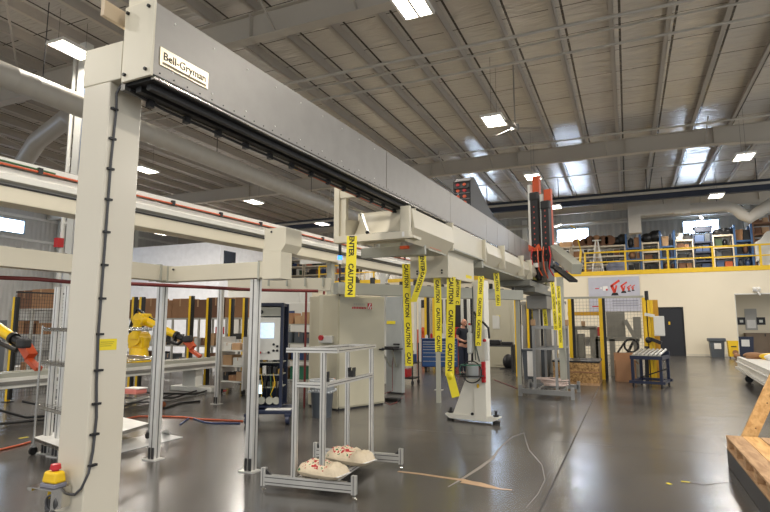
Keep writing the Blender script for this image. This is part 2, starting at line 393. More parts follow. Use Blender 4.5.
# roof-edge braces on the left (cross rods between rafters)
for a, b in (((-31, 24, 8.8), (-24, 35, 9.2)), ((-17, 10.5, 8.7), (-11, 6, 9.2)), ((-20.5, 10.5, 8.7), (-27, 23, 9.2)), ((-13.5, 24, 8.8), (-20, 35, 9.2))):
    MB().cyl(a, b, 0.03).build('cross_brace', PURL, CE)

# ------------------------------------------------------------ services under the roof
PIPE = mat('pipe_paint', (182, 176, 164), 0.4)
def pipe(name, label, p, q, r, m=PIPE, group=None, cat='pipe', drops=()):
    mb = MB(); mb.cyl(p, q, r, n=10)
    o = mb.build(name, m, label=label, cat=cat, group=group)
    p = Vector(p); q = Vector(q)
    for t_ in drops:
        c = p.lerp(q, t_); MB().cyl(c, (c.x, c.y, 9.3), 0.012, n=6).build('hanger_rod', DARK, o)
    return o
pipe('sprinkler_pipe', 'highest and nearest-looking of three thin pipes crossing under the roof', (-20, 12.75, 8.5), (XR, 12.75, 8.5), 0.045)
pipe('sprinkler_pipe', 'middle of the three thin pipes crossing under the roof', (-20, 13.3, 8.5), (XR, 13.3, 8.5), 0.03)
pipe('sprinkler_pipe', 'lowest of the three thin pipes crossing under the roof', (-20, 14.0, 8.45), (XR, 14.0, 8.45), 0.035)
pipe('conduit_pipe', 'thin pipe crossing under the roof just in front of the second rafter', (-12, 21.2, 8.6), (XR, 21.6, 8.6), 0.035)
pipe('conduit_pipe', 'thin pipe crossing under the roof bays behind the second rafter', (-8, 27.2, 8.7), (XR, 27.2, 8.7), 0.03)
# crane girder near the back: dark bottom flange with a light pipe above
cr = thing('crane_girder', 'long dark blue steel girder crossing under the roof above the mezzanine', 'girder', (0, 29.6, 0))
MB().box(-22, XR, -0.14, 0.14, 7.72, 7.76).build('bottom_flange', DKBLUE, cr)
MB().box(-22, XR, -0.02, 0.02, 7.76, 8.2).build('web', mat('girder_web_blue', (52, 58, 74), 0.5), cr)  # web in a slightly lighter blue than the flanges
MB().box(-22, XR, -0.14, 0.14, 8.2, 8.24).build('top_flange', DKBLUE, cr)
for x in (-10, -6.8, -3, 1.2, 5.8): MB().cyl((x, 0, 8.22), (x, 0, 9.3), 0.02, n=6).build('hanger_rod', DARK, cr)
pipe('water_pipe', 'pale pipe running along the dark blue girder near the mezzanine', (-22, 29.3, 8.02), (XR, 29.3, 8.02), 0.07)
DUCT = mat('white_duct_paint', (186, 180, 168), 0.45, var=0.03)
dk = thing('round_duct', 'long round spiral air duct running along the left half under the roof', 'duct', (-12.25, 0, 7.0))
dm = MB()
pts_ = []; rs_ = []
for i in range(60):
    for o_, r_ in ((0, .28), (0.22, .28), (0.225, .2812), (0.245, .2812), (0.25, .28)): pts_.append((0, -3 + i * .48 + o_, 0)); rs_.append(r_)
dm.path(pts_, rs_, 24); dm.build('duct_tube', DUCT, dk)
for y in (3, 8, 14, 20): MB().cyl((0, y, 0.2), (0, y, 2.2), 0.012, n=6).build('hanger_rod', DARK, dk)
d2 = thing('round_duct', 'short round duct elbow behind the ceiling light at upper left', 'duct', (-16.5, 0, 0))
b_ = MB(); b_.path([(-5.5, 13.5, 7.3), (-2.2, 12.2, 8.0), (0.2, 11.6, 8.3), (0.9, 11.4, 8.0), (1.1, 11.3, 7.3)], 0.3, 16); b_.build('duct_tube', DUCT, d2)
# duct on the back wall: vertical leg, horizontal run, then round pipe with a dip
d3 = thing('wall_duct', 'white rectangular and round air duct with a dip above the mezzanine racks', 'duct', (0, 31.5, 0))
pA = gy(629, 234, 31.5); pB = gy(639, 205, 31.5); pC = gy(673, 205, 31.5); zt = gy(650, 206, 31.5).z; zb = gy(650, 216, 31.5).z
MB().box(pA.x, pA.x + 0.6, -0.3, 0.3, pA.z, zt).build('duct_leg', DUCT, d3)
MB().box(pA.x + 0.6, pC.x, -0.3, 0.3, zb, zt).build('duct_run', DUCT, d3)
cc = gy(680, 208, 31.5); MB().box(pC.x, pC.x + 0.75, -0.32, 0.32, zb - 0.03, zt + 0.12).build('damper_box', DUCT, d3)
pts = [gy(687, 209, 31.5), gy(712, 207, 31.5), gy(726, 206, 31.5), gy(735, 209, 31.5), gy(743, 215, 31.5), gy(749, 218.5, 31.5), gy(757, 213, 31.5), gy(775, 201, 31.5), gy(800, 186, 31.5)]
MB().path([(p.x, p.y - 31.5, p.z) for p in pts], 0.27, 16).build('round_run', DUCT, d3)
for x in (-0.2, 2.2): MB().cyl((x + 2.2, 0, zt - 0.1), (x + 2.2, 0, 9.3), 0.015, n=6).build('hanger_rod', DARK, d3)
pipe('wall_pipe', 'pale horizontal pipe below the roof on the upper back wall', (-12, 36.3, 8.05), (XR, 36.3, 8.05), 0.09)
# ceiling fan
pf = gz(515, 128, 7.3)
cf = thing('ceiling_fan', 'grey three-bladed ceiling fan beside the middle twin-panel light', 'fan', (pf.x, pf.y, 7.3))
FANG = mat('fan_grey', (132, 128, 122), 0.5); MB().cyl((0, 0, 0.1), (0, 0, 2.0), 0.02).build('rod', FANG, cf); MB().cyl((0, 0, -0.08), (0, 0, 0.1), 0.12, n=16).build('motor', FANG, cf)
for k in range(3):
    m = MB(); m.box(0.1, 0.75, -0.07, 0.07, -0.01, 0.0); m.xf(Matrix.Rotation(0.4 + k * 2 * PI / 3, 4, 'Z')); m.build('blade', FANG, cf)

# ------------------------------------------------------------ lights
LAMP = mat('lit_light_panel', (255, 250, 240), 0.3, emit=(255, 247, 232), es=13, var=0)
LFR = mat('light_frame_white', (225, 222, 214), 0.5)
def lightfix(x, y, z=7.5, twin=True, label=None, rz=0, L=1.2, power=None):
    t = thing('ceiling_light', label or 'hanging ceiling light further off in the hall', 'light', (x, y, z), rz)
    if twin:
        f = MB(); f.box(-0.42, 0.42, -L / 2, L / 2, 0.03, 0.08)
        for a in (-0.42, -0.03, 0.36): f.box(a, a + 0.06, -L / 2, L / 2, -0.02, 0.03)
        f.box(-0.42, 0.42, -L / 2 - 0.03, -L / 2, -0.02, 0.08); f.box(-0.42, 0.42, L / 2, L / 2 + 0.03, -0.02, 0.08); f.build('frame', LFR, t)
        for a in (-0.36, 0.03): MB().box(a, a + 0.33, -L / 2, L / 2, 0.0, 0.03).build('panel', LAMP, t)
    else:
        f = MB(); f.box(-0.09, 0.09, -L / 2, L / 2, 0.03, 0.08); f.build('frame', LFR, t)
        MB().box(-0.075, 0.075, -L / 2, L / 2, 0, 0.03).build('panel', LAMP, t)
    for a in (-L / 2 + 0.1, L / 2 - 0.1): MB().cyl((0, a, 0.08), (0, a, (9.3 - z) / 0.74), 0.006, n=5).build('hanger', DARK, t)
    if power:
        ld = bpy.data.lights.new('lamp', 'AREA'); ld.shape = 'RECTANGLE'; ld.size = 0.8; ld.size_y = L; ld.energy = power; ld.color = (1.0, 0.93, 0.84)
        lo = bpy.data.objects.new('lamp', ld); C.objects.link(lo); lo.parent = t; lo.location = (0, 0, -0.04)
    t.scale = (0.74, 0.74, 0.74)
    return t
PW = 200
for px_, py_, tw, lb in (
    (72, 50, True, 'twin-panel ceiling light at upper left beside the top of the big cream column'),
    (411, 4, True, 'twin-panel ceiling light cut by the top edge above the hall'),
    (494, 121, True, 'twin-panel ceiling light over the middle of the long beam by the fan'),
    (533, 177, True, 'twin-panel ceiling light just over the top of the orange and black mast'),
    (744, 157, True, 'twin-panel ceiling light furthest right, below the second rafter'),
    (716, 196, True, 'twin-panel ceiling light over the white wall duct above the mezzanine'),
    (254, 202, True, 'ceiling light between the grey beam and the left beam, below the round duct'),
    (145, 170, True, 'ceiling light just right of the big cream column, above the left beam'),
    (163, 234, True, 'ceiling light over the white upper office on the left'),
    (555, 207, True, 'twin-panel ceiling light just right of the orange and black mast'),
    (365, 242, True, 'ceiling light seen low between the cream bracket and the left beam'),
    (322, 224, True, 'ceiling light seen left of the first cream bracket upright')):
    p = gz(px_, py_, 8.4 if px_ == 72 else 7.5); lightfix(p.x, p.y, p.z, tw, lb, power=PW * {72: 0.6, 163: 2.2, 145: 1.8, 254: 1.8}.get(px_, 1))
p = gz(701, 214, 7.5); lightfix(p.x, min(p.y, 33.5), 7.3, False, 'single tube light slanting over the window of the mezzanine', rz=-0.2, power=PW * 0.6)
p = gy(558, 226, 34.5); lightfix(p.x, 34.5, p.z, False, 'single tube light left of the mezzanine window by the mast', rz=0.5, power=PW * 0.5)
for x_, y_ in ((-23.4, 18), (-20, 15)): lightfix(x_, y_, 7.5, True, 'added unseen twin-panel light behind the big cream column, brightening the upper office', power=PW * 2.5)['group'] = 'added unseen lights for the upper office'  # unseen fixtures added behind the column to brighten the upper office
# fixtures of the same grid outside the frame, over and behind the camera
for x, y in ((-17, 2), (-10.6, -2), (-3.3, 2.2), (3.9, 2.2), (3.9, 8.9), (-3.3, -4.5), (3.9, -4.5), (10.6, 2.2), (10.6, 8.9), (10.6, 15.4), (10.6, 22.3), (-10.6, -7)):
    lightfix(x, y, 7.5, True, 'twin-panel ceiling light outside the picture, over or behind the viewer', power=PW)['group'] = 'ceiling lights outside the picture'

w = bpy.data.worlds.new('world'); SC.world = w; w.use_nodes = True
w.node_tree.nodes['Background'].inputs['Color'].default_value = (0.93, 0.96, 1.0, 1); w.node_tree.nodes['Background'].inputs['Strength'].default_value = 0.9

# ============================================================ LEFT PART OF THE HALL: upper office
of = thing('upper_office', 'white boxed-in office with a dark window standing high at the far left', 'office', (0, 0, 0))
c0 = gy(150, 246, 25); c1 = gy(221, 241.5, 25); tz = 6.42
ow = MB(); ow.box(c0.x - 8, c1.x, 25, gx(282, 260, c1.x).y, 0.0, tz); ow.build('walls', mat('office_white', (236, 237, 240), 0.6), of)
q0 = gx(224, 250.5, c1.x); q1 = gx(235, 262, c1.x)
wn = MB(); wn.box(c1.x - 0.02, c1.x + 0.04, q0.y, q1.y, 4.3, q0.z); wn.build('dark_window', mat('dark_glass', (40, 44, 52), 0.15), of)
# ============================================================ THE LONG OVERHEAD BEAM
GA = math.atan(0.043)
GO = (-2.65, 2.41)
def gl(x, y, z=0.0):                        # gantry-local -> world
    c, s = math.cos(-GA), math.sin(-GA); return Vector((GO[0] + x * c - y * s, GO[1] + x * s + y * c, z))
gantry = thing('gantry_beam', 'long grey riveted overhead beam with a maker plate, running away from the big cream column', 'gantry beam', (GO[0], GO[1], 0), -GA)
LB = 11.4
m = MB(); m.box(-0.24, 0, 0.0, LB, 3.12, 3.6); m.build('beam_cover', GALV, gantry, bevel=0.004)
m = MB(); m.box(-0.02, 0.004, 3.35, 3.353, 3.15, 3.6)
for y in (3.35, 5.6, 7.6, 8.4, 9.3, 9.9, 10.5): m.box(0.0, 0.003, y, y + 0.012, 3.13, 3.6)
m.build('cover_seam', mat('cover_edge_metal', (146, 142, 134), 0.3, metal=0.6), gantry)
# cream end plate with four bolts
ep = MB(); ep.bbox(-0.255, 0.012, -0.02, 0.0, 3.1, 3.615, 0.004); ep = ep.build('end_plate', CREAM, gantry)
for x in (-0.22, -0.03):
    for z in (3.145, 3.565): MB().cyl((x, -0.035, z), (x, -0.02, z), 0.011, n=8).build('bolt', BLACK, ep)
pq = gx(103.5, 15, -2.96); pr_ = gx(127, 28, -2.96); pw = MB(); pw.bbox(-2.99, -2.96, pq.y, pr_.y + 0.1, pq.z, pq.z + 0.11, 0.004); pw = pw.build('tan_side_plate', mat('tan_plate', (206, 186, 156), 0.4), gantry, world=True)
b_ = MB(); b_.box(-0.245, -0.06, -0.005, 0.05, 3.6, 3.68); b_.build('top_block', CREAM, gantry)
# rivets in two rows along the cover, then the small dark screws near the lower edge
k = 0
for i in range(9):
    for z in (3.53, 3.19):
        MB().cyl((0, 0.16 + i * 0.36, z), (0.005, 0.16 + i * 0.36, z), 0.006, n=8).build('rivet', WHITE, gantry); k += 1
for i in range(40):
    MB().cyl((0, 0.06 + i * 0.115, 3.145), (0.004, 0.06 + i * 0.115, 3.145), 0.0055, n=6).build('screw', BLACK, gantry)
# underside: bright rail edge, black sealing strips, rails, cable with clips
MB().bbox(-0.02, 0.014, 0.01, LB, 3.088, 3.104, 0.003).build('bright_edge_rail', STEEL, gantry)
MB().box(-0.24, -0.02, 0.01, LB, 3.085, 3.12).build('black_seal', BLACK, gantry)
MB().box(-0.10, -0.06, 0.05, LB, 3.05, 3.085).build('lower_rail', DARK, gantry)
MB().box(-0.20, -0.15, 0.05, LB, 3.05, 3.085).build('lower_rail', DARK, gantry)
MB().box(-0.28, -0.24, 0.0, LB, 3.06, 3.14).build('side_channel', mat('channel_grey', (110, 108, 104), 0.4, metal=0.4), gantry)
cb = MB(); cb.path([(-0.22, 0.02, 3.06), (-0.22, 0.3, 3.03)] + [(-0.215 + 0.01 * (i % 2), 0.3 + i * 0.4, 3.02) for i in range(1, 20)], 0.011); CBL = cb.build('cable', BLACK, gantry)
for i in range(22): MB().box(-0.235, -0.195, 0.16 + i * 0.32, 0.2 + i * 0.32, 3.0, 3.05).build('cable_clip', BLACK, gantry)
hs = MB(); hs.path([(-0.235, 1.9, 3.03), (-0.235, 3.0, 3.02), (-0.235, 4.0, 3.02)], 0.014, 8); hs.build('orange_hose', ORHOSE, gantry)
MB().cyl((-0.235, 1.82, 3.032), (-0.235, 1.9, 3.03), 0.018).build('hose_fitting', mat('brass', (190, 150, 70), 0.3, metal=0.9), gantry)
# maker plate on the cover
npY0, npY1, npz0, npz1 = 0.05, 0.47, 3.2, 3.32
pl = MB(); pl.bbox(0.0, 0.008, npY0, npY1, npz0, npz1, 0.002); pl = pl.build('maker_plate', mat('maker_plate_metal', (226, 214, 186), 0.3, metal=0.5), gantry)
tx = text('Bell-Gryman', 0.074, 0.0015); tx.xf(T(0.0095, (npY0 + npY1) / 2, (npz0 + npz1) / 2 + 0.006, rz=PI / 2)); tx.build('lettering', DARK, pl)
m = MB()
for i in range(6): m.box(0.008, 0.0095, npY0 + 0.02, npY1 - 0.02, npz0 + 0.010 + i * 0.003, npz0 + 0.0115 + i * 0.003)
m.build('engraved_lines', mat('engraving', (150, 140, 120), 0.5), pl)

# ---- big column with its head block
col = thing('gantry_column', 'big square cream column at the front left holding the long beam', 'column', (-3.12, 2.55, 0))
s = MB(); s.bbox(-0.125, 0.12, -0.15, 0.11, 0.02, 3.13, 0.008); s.build('shaft', CREAM_GLOSS, col)
s = MB(); s.bbox(-0.14, 0.21, -0.15, 0.12, 3.13, 3.39, 0.006); s.build('head_block', CREAM, col)
s = MB(); s.bbox(-0.25, 0.25, -0.28, 0.24, 0, 0.02, 0.004); s.build('base_plate', CREAM, col)
cpts = [(0.16, -0.10, 3.115), (0.135, -0.11, 3.06), (0.13, -0.10, 2.95), (0.13, -0.115, 2.6), (0.13, -0.12, 2.0), (0.13, -0.125, 1.5), (0.13, -0.115, 1.2), (0.13, -0.1, 1.0), (0.13, -0.11, 0.8), (0.135, -0.135, 0.68), (0.12, -0.165, 0.6), (0.07, -0.165, 0.56), (0.0, -0.168, 0.555), (-0.06, -0.18, 0.57)]
s = MB(); s.path(cpts, 0.008, 8); cbl = s.build('estop_cable', mat('grey_cable', (70, 70, 72), 0.5), col)
for z in (2.95, 2.75, 2.55, 2.35, 2.14, 1.93, 1.72, 1.5, 1.28, 1.08, 0.9, 0.72):
    MB().box(0.12, 0.142, -0.137 + 0.003 * (z < 2), -0.093 + 0.012 * (z < 1.4), z - 0.007, z + 0.007).build('cable_tie', BLACK, col)
nt_ = MB(); nt_.box(0.121, 0.122, -0.12, 0.02, 1.40, 1.47); nt_.xf(T(0, 0, 0)); nt_.build('yellow_sticker', mat('yellow_sticker', (236, 214, 40), 0.6), col)
m = MB()
for i in range(3): m.box(0.122, 0.1228, -0.10, -0.02 + 0.01 * i, 1.425 + i * 0.012, 1.428 + i * 0.012)
m.build('sticker_writing', mat('ballpoint', (120, 110, 40), 0.6), col)

# ---- emergency stop on its bracket
p = gy(57, 486, 2.4)
es = thing('emergency_stop', 'yellow emergency stop box with red button on a small steel bracket at the column foot', 'emergency stop', (-3.165, 2.33, 0.60)); es.scale = (1.2, 1.2, 1.2)
m = MB(); m.box(-0.09, 0.06, -0.05, 0.05, 0, 0.006); m.box(-0.12, -0.088, -0.05, 0.05, -0.012, 0.004); m.box(0.054, 0.06, -0.05, 0.05, -0.09, 0)
m.build('bracket', STEEL, es)
MB().bbox(-0.055, 0.05, -0.035, 0.035, 0.006, 0.026, 0.005).build('grey_base', mat('estop_grey', (120, 120, 132), 0.5), es)
m = MB(); bm = bmesh.new(); bmesh.ops.create_cube(bm, size=1)
for v in bm.verts:
    tp = v.co.z > 0; v.co = Vector((v.co.x * (0.085 if tp else 0.1), v.co.y * (0.055 if tp else 0.068), 0.026 + (0.055 if tp else 0)))
bmesh.ops.bevel(bm, geom=list(bm.edges), offset=0.012, segments=3, affect='EDGES', profile=0.5); m.bm(bm); m.build('yellow_housing', YEL, es)
m = MB(); m.cyl((0.005, 0, 0.08), (0.005, 0, 0.09), 0.016); m.cyl((0.005, 0, 0.09), (0.005, 0, 0.113), 0.026, 0.022, n=20); m.build('red_button', RED, es)
MB().cyl((-0.02, 0, 0), (-0.02, 0, -0.05), 0.012).build('yellow_gland', YEL, es)
m = MB(); m.torus((0.03, -0.03, -0.06), 0.035, 0.006, 'y'); m.torus((0.03, -0.02, -0.065), 0.028, 0.006, 'y'); m.path([(-0.02, 0, -0.05), (-0.02, -0.02, -0.09), (0.0, -0.03, -0.1), (0.03, -0.03, -0.095), (0.07, -0.03, -0.1), (0.11, -0.02, -0.1)], 0.006); m.build('coiled_cable', mat('grey_cable', (70, 70, 72), 0.5), es)

# ---- A-frame stand under the middle of the beam
ft = gz(473, 419)
STW = mat('pale_cream_paint', (234, 230, 216), 0.35, var=0.02)
an = thing('gantry_stand', 'cream stand with sloping foot and tall post holding the middle of the beam', 'stand', (-2.40, 9.06, 0), -0.16)
m = MB(); m.prism([(-0.46, 0.09), (-0.38, 0.035), (0.36, 0.035), (0.46, 0.09), (0.46, 0.11), (-0.46, 0.11)], 'y', -0.09, 0.09); m.build('foot_bar', STW, an)
m = MB(); m.prism([(-0.33, 0.11), (0.09, 0.11), (0.09, 0.97), (0.03, 0.97)], 'y', -0.06, 0.06); m.build('sloping_gusset', STW, an)
m = MB(); m.bbox(0.07, 0.28, -0.1, 0.1, 0.035, 2.29, 0.006); m.build('post', STW, an)
for x in (-0.40, 0.40):
    m = MB(); m.cyl((x, 0, 0), (x, 0, 0.035), 0.06, n=14); m.cyl((x, 0, 0.11), (x, 0, 0.2), 0.022, n=8); m.cyl((x, 0, 0.11), (x, 0, 0.14), 0.045, n=6); m.build('levelling_foot', BLACK, an)
MB().cyl((0.02, -0.061, 0.13), (0.02, -0.075, 0.13), 0.025).build('bolt', BLACK, an)
# equipment strapped to the post
m = MB(); m.cyl((0.11, -0.22, 0.72), (0.11, -0.22, 0.9), 0.11, n=18); m.sphere((0.11, -0.22, 0.9), 0.11, (1, 1, .5)); m.build('pressure_regulator', mat('cast_metal', (160, 162, 160), 0.35, metal=0.7), an)
m = MB(); m.torus((0.09, -0.24, 0.76), 0.2, 0.012, 'z', 24); m.torus((0.12, -0.28, 0.82), 0.17, 0.01, 'y', 24); m.build('cable_loop', BLACK, an)
m = MB(); m.torus((0.1, -0.26, 0.93), 0.16, 0.008, 'z', 24); m.path([(-0.1, -0.2, 0.93), (-0.14, -0.18, 0.85), (-0.1, -0.22, 0.75)], 0.008); m.build('green_hose', mat('green_hose', (60, 120, 100), 0.5), an)
m = MB(); m.bbox(0.23, 0.29, -0.16, -0.1, 0.65, 0.98, 0.01); m.box(0.21, 0.31, -0.17, -0.155, 0.72, 0.74); m.box(0.21, 0.31, -0.17, -0.155, 0.86, 0.88); m.build('red_valve_block', RED, an)
MB().cyl((0.15, -0.12, 0.56), (0.15, -0.12, 0.62), 0.018).build('brass_fitting', YEL, an)
m = MB(); m.path([(0.12, -0.14, 1.78), (0.2, -0.18, 1.66), (0.3, -0.18, 1.6), (0.37, -0.16, 1.52), (0.38, -0.15, 1.35)], 0.018, 8); m.build('black_hose', BLACK, an)
m = MB(); m.path([(0.13, -0.13, 1.7), (0.15, -0.16, 1.2), (0.2, -0.15, 0.98)], 0.012, 8); m.path([(0.09, -0.12, 2.2), (0.1, -0.13, 1.6), (0.13, -0.14, 1.0)], 0.01, 8); m.build('grey_hose', mat('hose_grey', (90, 96, 88), 0.5), an)
m = MB(); m.bbox(0.3, 0.36, -0.18, -0.1, 1.0, 1.3, 0.01); m.bbox(0.31, 0.35, -0.22, -0.16, 1.36, 1.5, 0.01); m.build('white_filter_unit', OFFW, an)
m = MB(); m.bbox(0.0, 0.08, -0.2, -0.1, 1.1, 1.45, 0.03); m.cyl((0.04, -0.14, 1.45), (0.04, -0.14, 1.56), 0.03); m.build('white_bottle', mat('cloudy_white', (206, 208, 204), 0.4), an)
m = MB(); m.sphere((0.3, -0.16, 1.32), 0.03); m.sphere((0.04, -0.16, 1.58), 0.02); m.build('red_knob', RED, an)

# ---- trays and housings under the beam
ta = thing('collector_tray', 'first open cream tray bracket hanging under the long beam', 'tray', (GO[0], GO[1], 0), -GA)
y0 = 3.72
m = MB(); m.bbox(-0.94, -0.86, y0, y0 + 0.06, 2.62, 3.36, 0.004); m.box(-0.94, -0.26, y0 + 0.02, y0 + 0.05, 3.2, 3.28); m.build('upright', CREAM, ta)
m = MB(); m.box(-0.86, -0.78, y0 + 0.04, y0 + 0.1, 2.64, 3.3); m.build('upright_channel', CREAM, ta)
MB().bbox(-0.90, 0.14, y0 - 0.04, y0 + 0.05, 2.60, 2.69, 0.004).build('front_lip', CREAM, ta)
m = MB(); m.box(0.02, 0.14, y0 - 0.02, y0 + 0.03, 2.62, 3.0); m.prism([(0.10, 2.6), (0.2, 2.6), (0.2, 2.63), (0.10, 2.63)], 'y', y0 - 0.04, y0 + 0.2); m.build('end_plate', CREAM, ta)
MB().box(0.05, 0.08, y0 - 0.045, y0 - 0.04, 2.62, 2.68).build('white_label', WHITE, ta)
# curved pan: slopes from a high back edge to the front
m = MB(); n = 10; vs_ = []
for i in range(n + 1):
    a = i / n; yy = y0 + 0.05 + 0.30 * a; zz = 2.66 + 0.36 * (a ** 1.7)
    vs_ += [(-0.72, yy, zz), (0.03, yy, zz), (-0.72, yy + 0.01, zz - 0.012), (0.03, yy + 0.01, zz - 0.012)]
fs_ = []
for i in range(n):
    a = i * 4; b = a + 4; fs_ += [(a, a + 1, b + 1, b), (a + 2, b + 2, b + 3, a + 3), (a, b, b + 2, a + 2), (a + 1, a + 3, b + 3, b + 1)]
m.add(vs_, fs_, True); m.build('curved_pan', CREAM, ta)
m = MB(); m.box(-0.78, 0.06, y0 + 0.36, y0 + 0.375, 2.62, 3.05); m.build('back_plate', CREAM, ta)
m = MB(); m.prism([(y0, 2.66), (y0 + 0.8, 2.66), (y0 + 0.8, 3.02), (y0, 2.9)], 'x', -0.78, -0.765); m.build('side_plate', CREAM, ta)
MB().bar((-0.66, y0 + 0.25, 3.02), (-0.42, y0 - 0.02, 2.70), 0.03, 0.012).build('brace_strap', mat('strap_metal', (140, 138, 130), 0.4, metal=0.5), ta)
m = MB(); m.sphere((-0.43, y0 - 0.03, 2.71), 0.025); m.sphere((-0.66, y0 + 0.24, 3.0), 0.02); m.build('rubber_stop', BLACK, ta)
MB().box(-0.38, 0.02, y0 + 0.0, y0 + 0.05, 2.69, 2.70).build('slot', DARK, ta)
# second stretch: outward sloping side panel
tb = thing('collector_tray', 'long sloping cream tray under the beam between the first bracket and the post housing', 'tray', (GO[0], GO[1], 0), -GA)
y1, y2 = y0 + 0.15, 5.38
m = MB(); m.prism([(0.02, 2.98), (0.10, 3.0), (0.13, 2.76), (-0.0, 2.60), (-0.02, 2.62), (0.10, 2.77), (0.07, 2.96)], 'y', y1, y2); m.build('sloping_side', CREAM, tb)
MB().prism([(-0.80, 2.62), (0.0, 2.60), (0.0, 2.585), (-0.80, 2.605)], 'y', y1 + 0.8, y2).build('floor_pan', GREYPAINT, tb)
MB().bbox(-0.95, 0.02, y2 - 0.9, y2 - 0.84, 2.5, 2.64, 0.004).build('cross_channel', GREYPAINT, tb)
MB().box(-0.78, -0.74, y1 + 0.8, y2, 2.6, 2.85).build('left_side', GREYPAINT, tb)
m = MB(); m.box(-0.3, -0.18, y2 - 1.0, y2 - 0.95, 2.58, 2.62); m.box(0.0, 0.02, y2 - 0.7, y2 - 0.25, 2.62, 2.66); m.build('orange_mark', mat('orange_tape', (240, 100, 50), 0.5), tb)
# housing on top of the stand
ha = thing('post_housing', 'boxy cream housing at the top of the cream stand, yellow sticker on its side', 'housing', (GO[0], GO[1], 0), -GA)
h0, h1 = 5.46, 6.75
m = MB(); m.bbox(-0.62, 0.0, h0, h1, 2.27, 2.68, 0.006); m.build('lower_box', CREAM, ha)
m = MB(); m.bbox(0.0, 0.06, h0 - 0.02, h1 + 0.35, 2.71, 3.05, 0.004); m.box(-0.5, 0.06, h0 - 0.02, h1 + 0.35, 3.03, 3.06); m.build('upper_panel', CREAM, ha)
m = MB(); m.box(-0.02, 0.10, h0 - 0.06, h0 - 0.02, 2.66, 3.08); m.box(0.03, 0.12, h1 + 0.33, h1 + 0.37, 2.66, 3.06); m.build('end_flange', CREAM, ha)
MB().prism([(0.0, 2.67), (0.10, 2.68), (0.10, 2.70), (0.0, 2.69)], 'y', h0, h1 + 0.3).build('ledge', GREYPAINT, ha)
MB().box(0.0, 0.004, h0 + 0.85, h0 + 1.15, 2.33, 2.38).build('yellow_sticker', mat('yellow_sticker', (236, 214, 40), 0.6), ha)
m = MB()
for x, z in ((-0.1, 2.62), (-0.1, 2.38), (-0.1, 2.34), (-0.5, 2.62), (-0.5, 2.34), (-0.5, 2.38)): m.cyl((x, h0 - 0.015, z), (x, h0, z), 0.014, n=8)
m.build('bolt_heads', BLACK, ha)
# far stretch with upright ribs and stepped grey blocks below
tc_ = thing('collector_tray', 'far sloping cream tray with upright ribs, beyond the post housing', 'tray', (GO[0], GO[1], 0), -GA)
m = MB(); m.prism([(0.02, 3.02), (0.10, 3.03), (0.14, 2.83), (0.0, 2.66), (-0.02, 2.68), (0.11, 2.84), (0.07, 3.0)], 'y', h1 + 0.4, 14.2); m.build('sloping_side', CREAM, tc_)
for y in (8.2, 9.9, 10.8, 12.4, 13.1): MB().box(0.06, 0.18, y, y + 0.05, 2.64, 3.1).build('rib', CREAM, tc_)
MB().box(-0.7, 0.0, h1 + 0.1, 14.2, 2.63, 2.67).build('floor_pan', GREYPAINT, tc_)
m = MB(); m.box(-0.9, 0.1, h1 + 0.15, h1 + 0.25, 2.55, 2.66); m.build('cross_channel', GREYPAINT, tc_)
m = MB(); m.box(-0.6, 0.12, 10.8, 13.2, 2.50, 2.63); m.box(-0.35, 0.14, 11.3, 14.4, 2.38, 2.50); m.build('stepped_block', mat('grey_block', (132, 132, 124), 0.5), tc_)
m = MB(); m.box(0.02, 0.12, 11.3, 13.6, 2.68, 2.74); m.build('yellow_debris_strip', mat('yellow_wire_heap', (120, 112, 50), 0.7), tc_)
pst = MB(); pst.bbox(-0.34, -0.18, 13.35, 13.5, 0.0, 2.38, 0.01); pst.bbox(-0.45, 0.1, 13.1, 13.9, 2.02, 2.38, 0.01); pst.build('grey_post', mat('far_post_grey', (150, 148, 142), 0.4, metal=0.3), tc_)

# ---- energy chain hump above the beam
p0 = gl(-0.2, 6.8, 3.6)
ec = thing('energy_chain', 'black energy chain arching over the top of the long beam, orange cables in its end', 'cable chain', (p0.x, p0.y, 3.6), -GA); ec.scale = (1, 1, 0.82)
m = MB(); path = [(0, 0.0)] + [(0, 0.42)] + [(y, z) for y, z in ((0.03, 0.56), (0.12, 0.66), (0.26, 0.70), (0.42, 0.66), (0.6, 0.56), (0.85, 0.42), (1.2, 0.26), (1.6, 0.14), (2.1, 0.07), (2.6, 0.04))]
def seglink(a, b, m):
    m.bar((0, a[0], a[1]), (0, b[0], b[1]), 0.28, 0.07, up=(0, 0, 1))
for i in range(1, len(path) - 1): seglink(path[i], path[i + 1], m)
m.build('link_band', BLACK, ec)
m = MB(); m.box(-0.16, -0.12, 0.0, 0.08, 0, 0.6); m.box(0.12, 0.16, 0.0, 0.08, 0, 0.6)
m.prism([(0.0, 0), (0.0, 0.55), (0.12, 0.64), (0.26, 0.68), (0.6, 0.54), (1.2, 0.24), (2.6, 0.0)], 'x', -0.06, 0.14)
m.build('side_plate', mat('chain_black', (36, 36, 38), 0.5), ec)
for r in range(4):
    for c_ in (-0.07, 0.05): MB().cyl((c_, -0.03, 0.12 + r * 0.13), (c_, 0.02, 0.12 + r * 0.13), 0.032, n=10).build('cable_end', ORANGE if (r + (c_ > 0)) % 3 else RED, ec)
for r in range(5): MB().box(-0.14, 0.14, -0.02, 0.0, 0.06 + r * 0.13, 0.075 + r * 0.13).build('cross_bar', mat('chain_bar', (110, 108, 106), 0.5), ec)

